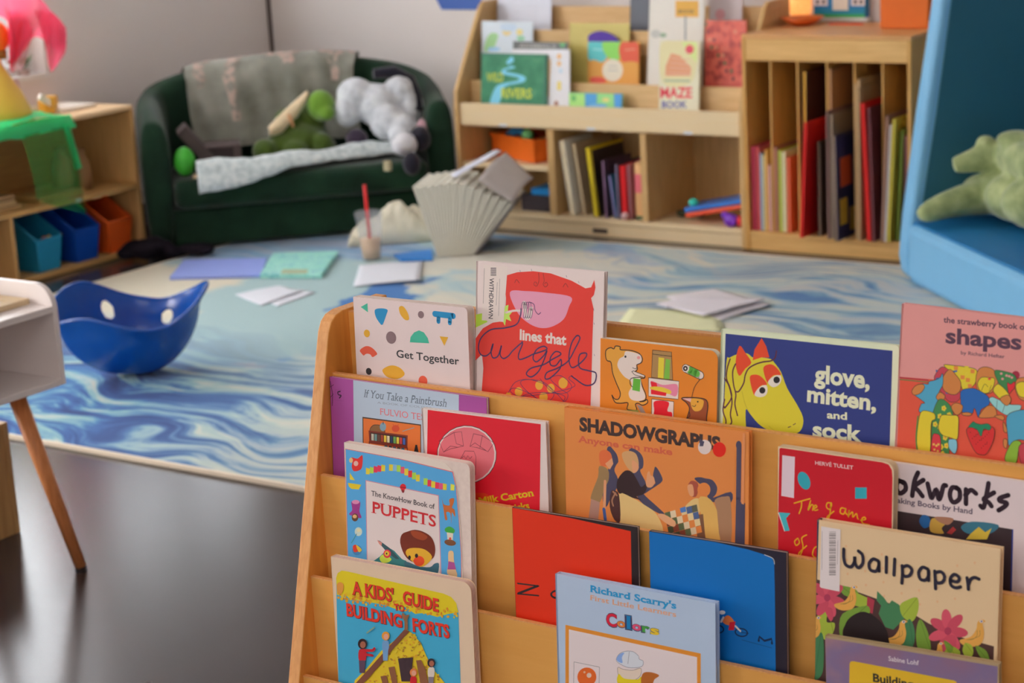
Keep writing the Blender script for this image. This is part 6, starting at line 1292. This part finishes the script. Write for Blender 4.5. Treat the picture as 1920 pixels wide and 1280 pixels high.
def green():
    t = thing('play_scarf', V3(-5.40, 4.75, zs2), 'emerald green sheer scarf spilling over the low shelf edge', 'scarf')
    mb = MB(); ya, yb = 4.30, at_x(120, 225, SX).y
    def top(u, v):
        y = ya + (yb + .03 - ya) * u; x = -5.47 + .13 * v
        edge = .022 + .012 * sin(11 * u) + .012 * noise.noise(Vector((u * 6, v * 5, 0)))
        return V3(x + .004, y, zs2 + .004 + edge * (1 - v * .6) * (1 if u < .97 else .4))
    mb.grid(top, 40, 14, GSM)
    def hang(u, v):
        y = ya + (yb + .02 - ya) * u; return V3(SX + .006 + .006 * sin(14 * u) + .008 * v, y + .02 * v * u, zs2 + .012 - .05 * v - .01 * noise.noise(Vector((u * 9, 0, 3))))
    mb.grid(hang, 40, 6, GSM); mb.build('gathered_edge', t)
    mb = MB(); y0 = at_x(40, 300, SX).y; y1 = at_x(125, 250, SX).y; ye = at_x(150, 340, SX).y
    def fall(u, v):
        yl = y0 + .03 * v; yr = y1 + (ye - y1) * v; y = yl + (yr - yl) * u
        return V3(SX + .012 + .010 * sin(9 * u + v) + .012 * sin(pi * v), y, zs2 - .03 - (.335 - .10 * (1 - u)) * v)
    mb.grid(fall, 30, 30, GSM2); mb.build('hanging_corner', t)
    mb = MB()
    def fold(u, v): 
        yr = y1 + (ye - y1) * v; return V3(SX + .020 + .006 * sin(6 * u), yr - .035 * (1 - u), zs2 - .02 - .17 * v)
    mb.grid(fold, 8, 16, GSM); mb.build('edge_fold', t)
green()
def blackcloth():
    mb = MB(); rnd = random.Random(9); m = M((24, 20, 26), rough=.9, spec=.1)
    a, b = at_z(243, 492, .0), at_z(385, 484, .0)
    for i in range(13):
        f = i / 12; c = a.lerp(b, f) + V3(rnd.uniform(-.02, .02), rnd.uniform(-.03, .03), 0); r = .045 + .02 * sin(f * 9) ; h = .035 + .035 * sin(pi * min(1, f * 1.2 + .1)) ** 2
        mb.ball(c + V3(0, 0, h * .6 + .013), (r, r * .8, h * .6), m, n=8)
    tag(mb.build('black_sweater', remesh=.010, smooth_it=2), 'crumpled black clothing on the floor between low shelf and sofa', 'clothing')
blackcloth()
# ------------------------------------------------------------------ things on the rug
WP = M((224, 226, 234), rough=.6, var=.02)
def sheet(label, px, m, z=RZ + .0015, th=.0006, curl=(), name='paper_sheet', cat='paper', lift=.0):
    P = [at_z(x, y, z) for x, y in px]; mb = MB()
    def fn(u, v):
        a = P[0].lerp(P[1], u); b = P[3].lerp(P[2], u); q = a.lerp(b, v); q.z += lift * (sin(pi * u) * .3 + u * v * .9 + .3 * noise.noise(Vector((u * 3, v * 3, P[0].x)))) if lift else 0
        return q
    mb.grid(fn, 10, 10, m); return tag(mb.build(name, solid=th), label, cat, None)
sheet('white paper lying flat on the rug, left one of an overlapping pair', [(440, 552), (522, 535), (566, 548), (490, 573)], WP, lift=.006)
sheet('white torn-edged paper under the left paper of the pair', [(490, 560), (560, 542), (592, 549), (520, 574)], M((216, 218, 226), var=.03), z=RZ + .0006, lift=.002)
sheet('white paper with a curled corner in front of the iced drink cup', [(674, 497), (793, 490), (788, 530), (662, 537)], WP, lift=.010)
sheet('large white sheet on the rug beyond the top tier of the display', [(1248, 556), (1340, 541), (1446, 574), (1352, 600)], M((212, 206, 210), var=.03), z=RZ + .0016, lift=.006)
sheet('second white sheet lying slanted over the large sheet', [(1229, 570), (1290, 556), (1440, 562), (1320, 592)], M((218, 212, 218), var=.03), z=RZ + .013, lift=.004)
sheet('pale yellow sheet on the rug beside the white sheets', [(1180, 578), (1345, 583), (1362, 622), (1152, 616)], M((200, 200, 160), var=.05), z=RZ + .0005, lift=.003)
def openbook():
    P = lambda x, y, z: at_z(x, y, z)
    t = thing('open_magazine', P(480, 515, RZ), 'open folder on the rug, left half lavender and right half mint patterned', 'folder')
    def slab(name, px, m, h):
        mb = MB(); q = [at_z(x, y, RZ + h) for x, y in px]; q = [V3(v.x, v.y, RZ + .0006) for v in q]; mb.prism(q, (0, 0, h), m); return mb.build(name, t, bevel=.001)
    slab('lavender_half', [(318, 519), (345, 487), (500, 483), (490, 514)], M((124, 138, 196), rough=.5), .012)
    MT = ramp_mat('mint_pattern', [(.4, (128, 186, 176)), (.52, (150, 198, 186)), (.6, (100, 166, 170)), (.7, (160, 206, 196))], nscale=28, detail=4, rough=.5)
    o = slab('mint_half', [(487, 514), (512, 474), (634, 470), (602, 514)], MT, .016)
    mb = MB(); q = [at_z(x, y, RZ + .017) for x, y in ((530, 505), (578, 505), (575, 513), (526, 513))]; mb.prism(q, (0, 0, .0006), M((150, 160, 130))); mb.build('label', o)
openbook()
mb = MB(); q = [at_z(x, y, RZ + .01) for x, y in ((738, 477), (808, 468), (812, 484), (752, 486))]; mb.prism([V3(v.x, v.y, RZ + .0006) for v in q], (0, 0, .012), M((50, 116, 186), rough=.5)); tag(mb.build('picture_book', bevel=.002), 'bright blue thin book on the rug between the cup and fanned book', 'book')
def cup():
    c = at_z(697, 486, RZ + .001); t = thing('iced_drink_cup', (c.x, c.y, RZ), 'clear plastic cup half full of light brown drink on the rug', 'cup')
    PL = silk('clear_plastic', (214, 216, 220), .16, .2)
    h = .165; mb = MB(); mb.lathe([(.001, 0), (.033, 0), (.034, .004), (.049, h), (.051, h), (.051, h - .003), (.048, h - .004), (.0325, .006), (.001, .005)], c, PL); mb.build('cup_body', t)
    mb = MB(); mb.lathe([(.001, .008), (.0315, .008), (.0378, .078), (.001, .078)], c, M((206, 170, 134), rough=.3)); mb.build('drink', t)
    mb = MB(); mb.lathe([(.052, h), (.053, h + .006), (.046, h + .012), (.02, h + .013), (.001, h + .013)], c, PL); mb.build('lid', t)
    mb = MB(); a = c + V3(-.002, .0, .07); b_ = c + V3(-.012, .004, .272); mb.tube([a, b_], .0062, M((196, 30, 34), rough=.35), n=10); mb.build('straw', t)
cup()
def tote():
    mb = MB(); m = ramp_mat('canvas_cloth', [(.35, (172, 166, 146)), (.6, (198, 192, 174))], nscale=8, rough=.9, spec=.1, bump=.25)
    a, b = at_z(652, 470, .0), at_z(812, 458, 0); fwd = V3(-.57, .82, 0); rnd = random.Random(4)
    def fn(u, v):
        base = a.lerp(b, u) + fwd * (.16 * v); e = max(0, sin(pi * min(1, max(0, u)))) ** .28 * max(0, sin(pi * v)) ** .4
        env = .055 + .075 * min(1, max(0, (u - .1) * 2.2)); fold = .045 * abs(noise.noise(Vector((u * 7, v * 4, 3)))) + .012 * sin(17 * u + 9 * v)
        return base + V3(0, 0, RZ + .002 + e * max(.005, env + fold))
    mb.grid(fn, 54, 30, m); mb.add([fn(i / 54, 0) for i in range(55)] + [fn(1 - i / 54, 1) for i in range(55)], [list(range(110))], m)
    tag(mb.build('canvas_tote', weld=True), 'crumpled off-white canvas bag on the rug behind the cup', 'bag')
tote()
def fanbook():
    base = at_z(852, 481, RZ); fwd = V3(-.57, .82, 0); rt = V3(.82, .57, 0); up = V3(0, 0, 1)
    t = thing('fanned_book', base, 'thick book standing on end, off-white pages fanned out and grey cover bent back', 'book')
    bL = at_z(822, 479, RZ).dot(rt) - base.dot(rt); bR = at_z(886, 483, RZ).dot(rt) - base.dot(rt)
    PG = M((226, 222, 208), rough=.8, var=.04, scale=60); mb = MB(); n = 24; dep = fwd * .27 + rt * .05
    for i in range(n):
        f = i / (n - 1); x0 = bL + (bR - bL) * f; x1 = -.128 + .340 * f ; zt_ = .262 + .008 * sin(pi * f) - (.075 * max(0, f - .45) / .55)
        A = base + rt * x0 + up * .0015; Bp = base + rt * x1 + up * zt_; nrm = rt * ((.340 / n) * .40); n0 = rt * ((bR - bL) / n * .42)
        ins = fwd * (.004 if i % 2 else 0); A = A + ins; Bp = Bp + ins - up * (.005 if i % 2 else 0)
        q = [A - n0, A + n0, Bp + nrm, Bp - nrm]
        vs = q + [p + dep for p in q]
        mb.add(vs, [(0, 1, 2, 3), (7, 6, 5, 4), (0, 4, 5, 1), (1, 5, 6, 2), (2, 6, 7, 3), (3, 7, 4, 0)], PG)
    mb.build('pages', t)
    mb = MB(); G = M((158, 150, 146), rough=.5); f0 = base + rt * .212 + up * .187
    # grey cover folding over the top right
    A = base + rt * (-.128 + .34) + up * .185 + fwd * .0
    P1 = base + rt * .222 + up * .184; P0 = base + rt * .10 + up * .27 + fwd * .02; P3 = base + rt * .205 + up * .335 + fwd * .20; P4 = base + rt * .30 + up * .245 + fwd * .14
    def fn(u, v): return P0.lerp(P1, u).lerp(P3.lerp(P4, u), v) + up * (.012 * sin(pi * v))
    mb.grid(fn, 8, 8, G); o = mb.build('front_cover', t, solid=.006)
    mb = MB(); Q0 = base + rt * .225 + up * .182; Q1 = base + rt * (bR + .012) + up * .003
    mb.grid(lambda u, v: Q0.lerp(Q1, u) + dep * v, 6, 4, M((110, 104, 104), rough=.5)); mb.build('rear_cover', t, solid=.004)
    mb = MB(); 
    def fl(u, v): return (base + rt * (.02) + up * .272 + fwd * .08).lerp(base + rt * .19 + up * .335 + fwd * .21, u) + (fwd * .05 + rt * -.02) * v + up * .004
    mb.grid(fl, 6, 4, M((196, 198, 210), rough=.5)); mb.build('loose_leaf', t, solid=.003)
fanbook()
# ------------------------------------------------------------------ blue rocking shell
def rocker():
    c = at_z(262, 700, RZ); c.z = RZ; R0 = .205; fx = V3(.76, .65, 0).normalized(); fy = V3(-fx.y, fx.x, 0)
    BL = M((2, 64, 138), rough=.22, spec=.6, var=0.0); t = thing('rocking_shell', c, 'glossy bright blue plastic rocking shell with two round holes, on the rug', 'toy')
    NU, NV = 240, 72
    TB = [(0, .240, .196), (28, .200, .176), (65, .160, .165), (100, .182, .158), (135, .232, .164), (155, .244, .178), (172, .205, .205), (190, .150, .222), (208, .165, .200), (228, .186, .178), (258, .158, .166), (290, .134, .166), (318, .152, .170), (340, .200, .184), (360, .240, .196)]
    def fn(th, v):
        cu = cos(2 * th); hz = rr = 0
        for o_ in (-14, -7, 0, 7, 14):
            dg = (math.degrees(th) + o_) % 360
            k = next(q for q in range(len(TB) - 1) if TB[q][0] <= dg <= TB[q + 1][0]); f = (dg - TB[k][0]) / (TB[k + 1][0] - TB[k][0]); f = f * f * (3 - 2 * f)
            hz += (TB[k][1] * (1 - f) + TB[k + 1][1] * f) / 5; rr += (TB[k][2] * (1 - f) + TB[k + 1][2] * f) / 5
        a = v * pi / 2 * 1.06; r = rr * sin(min(a, pi / 2)) ** .86; z = hz * (1 - cos(a)) ** .92
        fl = max(0, v - .82) / .18; r += .014 * fl * fl * (1 + .9 * max(0, cu))
        return c + fx * (r * cos(th)) + fy * (r * sin(th) * .82) + V3(0, 0, z + .0050)
    def hole(th, v):
        for ht in (radians(122), radians(58)):
            d = ((th - ht) * .19) ** 2 + ((v - .80) * .28) ** 2
            if d < .023 ** 2: return True
        return False
    vs = []; idx = {}; fs = []
    for j in range(NV + 1):
        for i in range(NU):
            idx[(i, j)] = len(vs); vs.append(fn(2 * pi * i / NU, max(.002, j / NV)))
    for j in range(NV):
        for i in range(NU):
            th = 2 * pi * (i + .5) / NU; v = (j + .5) / NV
            if not hole(th, v): fs.append((idx[(i, j)], idx[((i + 1) % NU, j)], idx[((i + 1) % NU, j + 1)], idx[(i, j + 1)]))
    mb = MB(); mb.add(vs, fs, BL, True); o = mb.build('shell', t, solid=.007)
    q = o.modifiers.new('sm', 'SMOOTH'); q.iterations = 2
    mb = MB(); rim = [fn(2 * pi * i / 72, 1.0) for i in range(72)]; mb.tube(rim + [rim[0], rim[1]], .0055, BL, n=8, caps=False); mb.build('rolled_rim', t)
rocker()

# ------------------------------------------------------------------ white desk, left foreground
def desk():
    XD = -3.03; A = at_x(125, 719, XD); B_ = at_x(109, 571, XD); yb = A.y; z0, z1 = A.z, B_.z
    WH = M((216, 208, 206), rough=.35, var=.02); t = thing('white_desk', (XD - .2, yb - .35, 0), 'small white open-fronted desk on tapered wooden legs at the left edge', 'desk'); th = .014; y0 = yb - .85; xb = XD - .25
    # far end panel, its top edge rising above the desk top with a rounded front corner
    r = .05; zt_ = z1 + .045
    prof = [(xb, z0)] + [(XD, z0), (XD, zt_ - r)] + [(XD - r + r * cos(a), zt_ - r + r * sin(a)) for a in [radians(q) for q in range(10, 91, 10)]] + [(xb, zt_)]
    for ya in (yb - th, y0):
        mb = MB(); mb.prism([(x, ya, z) for x, z in prof], (0, th, 0), WH); mb.build('end_panel', t, bevel=.0025)
    def board(name, a, b): mb = MB(); mb.box(a, b, WH); return mb.build(name, t, bevel=.0015)
    board('desk_top', (xb, y0 + th, z1 - th), (XD - .001, yb - th, z1)); board('desk_floor', (xb, y0 + th, z0), (XD - .001, yb - th, z0 + th)); board('back_panel', (xb, y0 + th, z0 + th), (xb + .006, yb - th, zt_))
    WO = wood('leg_beech', (186, 122, 76), (168, 104, 60), (30, 30, 3)); foot = at_z(152, 1066, .001)
    for sx, sy in ((1, 1), (-1, 1), (1, -1), (-1, -1)):
        top = V3(XD - .065 if sx > 0 else xb + .065, yb - .085 if sy > 0 else y0 + .085, z0 - .0005); f0 = V3(foot.x, foot.y, .0005)
        d = f0 - V3(XD - .065, yb - .085, z0); f = top + V3(d.x * sx, d.y * sy, d.z)
        mb = MB(); mb.tube([top, f + V3(0, 0, .006)], [.0185, .0125], WO, n=18); l = mb.build('leg', t)
        mb = MB(); mb.tube([f + V3(0, 0, .006), f], [.0127, .0127], M((40, 32, 30)), n=14); mb.build('foot_cap', l)
    # framed paper lying on top
    f = thing('light_tray', (XD - .16, yb - .2, z1), 'tan wooden tray with a bright white sheet on the desk top', 'tray'); WN = M((176, 156, 124)); zt3 = z1 + .0006
    far = at_z(72, 556, zt3 + .01); xa, xc, ya, yc = xb + .008, far.x, y0 + .2, min(far.y, yb - .02); fw_ = .028
    mb = MB()
    for a, b in (((xa, ya, zt3), (xa + fw_, yc, zt3 + .012)), ((xc - fw_, ya, zt3), (xc, yc, zt3 + .012)), ((xa + fw_, ya, zt3), (xc - fw_, ya + fw_, zt3 + .012)), ((xa + fw_, yc - fw_, zt3), (xc - fw_, yc, zt3 + .012))): mb.box(a, b, WN)
    mb.build('tray_frame', f); mb = MB(); mb.box((xa + fw_ + .0005, ya + fw_ + .0005, zt3), (xc - fw_ - .0005, yc - fw_ - .0005, zt3 + .006), M((226, 228, 234), rough=.2)); mb.build('white_sheet', f)
    return z0, z1, yb
dz0, dz1, dyb = desk()
def tan_cab():
    c = at_z(39, 997, 0); W_ = wood('tan_cabinet', (168, 132, 84), (152, 116, 70), (14, 14, 1.2)); t = thing('wooden_cabinet', (c.x - .2, c.y - .3, 0), 'tan wooden cabinet standing behind the white desk legs at the left edge', 'cabinet'); h = dz0 - .14
    for nm, a, b in (('side_panel', (c.x - .36, c.y - .016, 0), (c.x, c.y, h)), ('side_panel', (c.x - .36, c.y - .70, 0), (c.x, c.y - .684, h)), ('cabinet_top', (c.x - .36, c.y - .684, h - .016), (c.x, c.y - .016, h)), ('front_panel', (c.x - .016, c.y - .684, .0), (c.x - .001, c.y - .016, h - .016)), ('back_panel', (c.x - .36, c.y - .684, .0), (c.x - .35, c.y - .016, h - .016))):
        mb = MB(); mb.box(a, b, W_); mb.build(nm, t, bevel=.0015)
tan_cab()

# ------------------------------------------------------------------ blue armchair at the right
FC = Vector((-2.50, 5.80, 0)); CE = Vector((.7071, -.7071, 0)); CB = Vector((.7071, .7071, 0))
def CP(e, b, z): return FC + CE * e + CB * b + Vector((0, 0, z))
def armchair():
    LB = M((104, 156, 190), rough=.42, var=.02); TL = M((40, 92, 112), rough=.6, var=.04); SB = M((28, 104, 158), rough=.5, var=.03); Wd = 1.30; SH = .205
    t = thing('armchair', CP(.4, .35, 0), 'high-backed light blue padded chair with dark teal inside at the right edge', 'chair')
    # side wings: profile in (depth, height)
    prof = [(.03, .012), (.008, .04), (.0, .09), (.012, .22), (.06, .55), (.12, .93), (.15, .985), (.20, 1.0), (.62, 1.0), (.70, .96), (.72, .88), (.66, .012)]
    for e0, e1 in ((0, .085), (Wd - .085, Wd)):
        mb = MB(); mb.prism([CP(e0, b, z) for b, z in prof], CE * (e1 - e0), LB); mb.build('side_wing', t, bevel=.022)
    F = frame(FC, CE, CB, V3(0, 0, 1))
    mb = MB(); mb.box((.087, -.002, .012), (Wd - .087, .62, SH), LB, F); mb.build('front_base', t, bevel=.03)
    mb = MB(); mb.box((.090, .018, SH - .012), (Wd - .090, .50, SH + .004), SB, F); mb.build('seat_pad', t, bevel=.006)
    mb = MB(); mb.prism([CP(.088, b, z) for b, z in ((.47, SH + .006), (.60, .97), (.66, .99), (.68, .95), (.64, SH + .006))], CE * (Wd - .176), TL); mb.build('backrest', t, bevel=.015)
    for e0, e1 in ((.0855, .0885), (Wd - .0885, Wd - .0855)):
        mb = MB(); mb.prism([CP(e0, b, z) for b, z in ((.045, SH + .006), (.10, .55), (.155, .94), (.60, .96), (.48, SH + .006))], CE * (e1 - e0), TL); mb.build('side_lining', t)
armchair()
def croc():
    m = ramp_mat('sage_plush', [(.3, (112, 124, 84)), (.55, (140, 150, 104)), (.75, (160, 168, 122))], nscale=22, detail=5, rough=.95, spec=.08, bump=.5, sheen=.4); b = CP(.16, .17, .216); R, Fw, up = V3(.82, .57, 0), V3(.57, -.82, 0), V3(0, 0, 1)
    t = thing('plush_crocodile', b, 'sage green plush crocodile sprawled on the blue chair seat', 'plush toy'); q = lambda r, f, z: b + R * min(r, .10) * 1.05 + CE * max(0, r - .10) + Fw * f * .8 + up * z * 1.08
    mb = MB()
    # trunk runs to the right, one front leg reaches left, the long snout lies above it
    for c, r in (((.06, 0, .075), (.085, .07, .065)), ((.15, 0, .08), (.10, .08, .075)), ((.26, .0, .085), (.12, .085, .08)), ((.40, .0, .09), (.13, .09, .085))): mb.ball(q(*c), r, m)
    mb.tube([q(.05, .03, .07), q(-.02, .05, .065), q(-.08, .07, .055), q(-.125, .075, .04)], [.058, .050, .042, .036], m, n=12); mb.ball(q(-.13, .075, .037), (.036, .032, .03), m)
    mb.tube([q(.40, .01, .19), q(.26, .02, .195), q(.12, .03, .19), q(.02, .03, .178), q(-.045, .03, .165)], [.065, .06, .050, .040, .026], m, n=12)
    mb.ball(q(.05, .03, .225), (.032, .03, .026), m); mb.ball(q(.22, .01, .245), (.07, .045, .03), m)
    mb.build('body', t, remesh=.008, smooth_it=5)
croc()
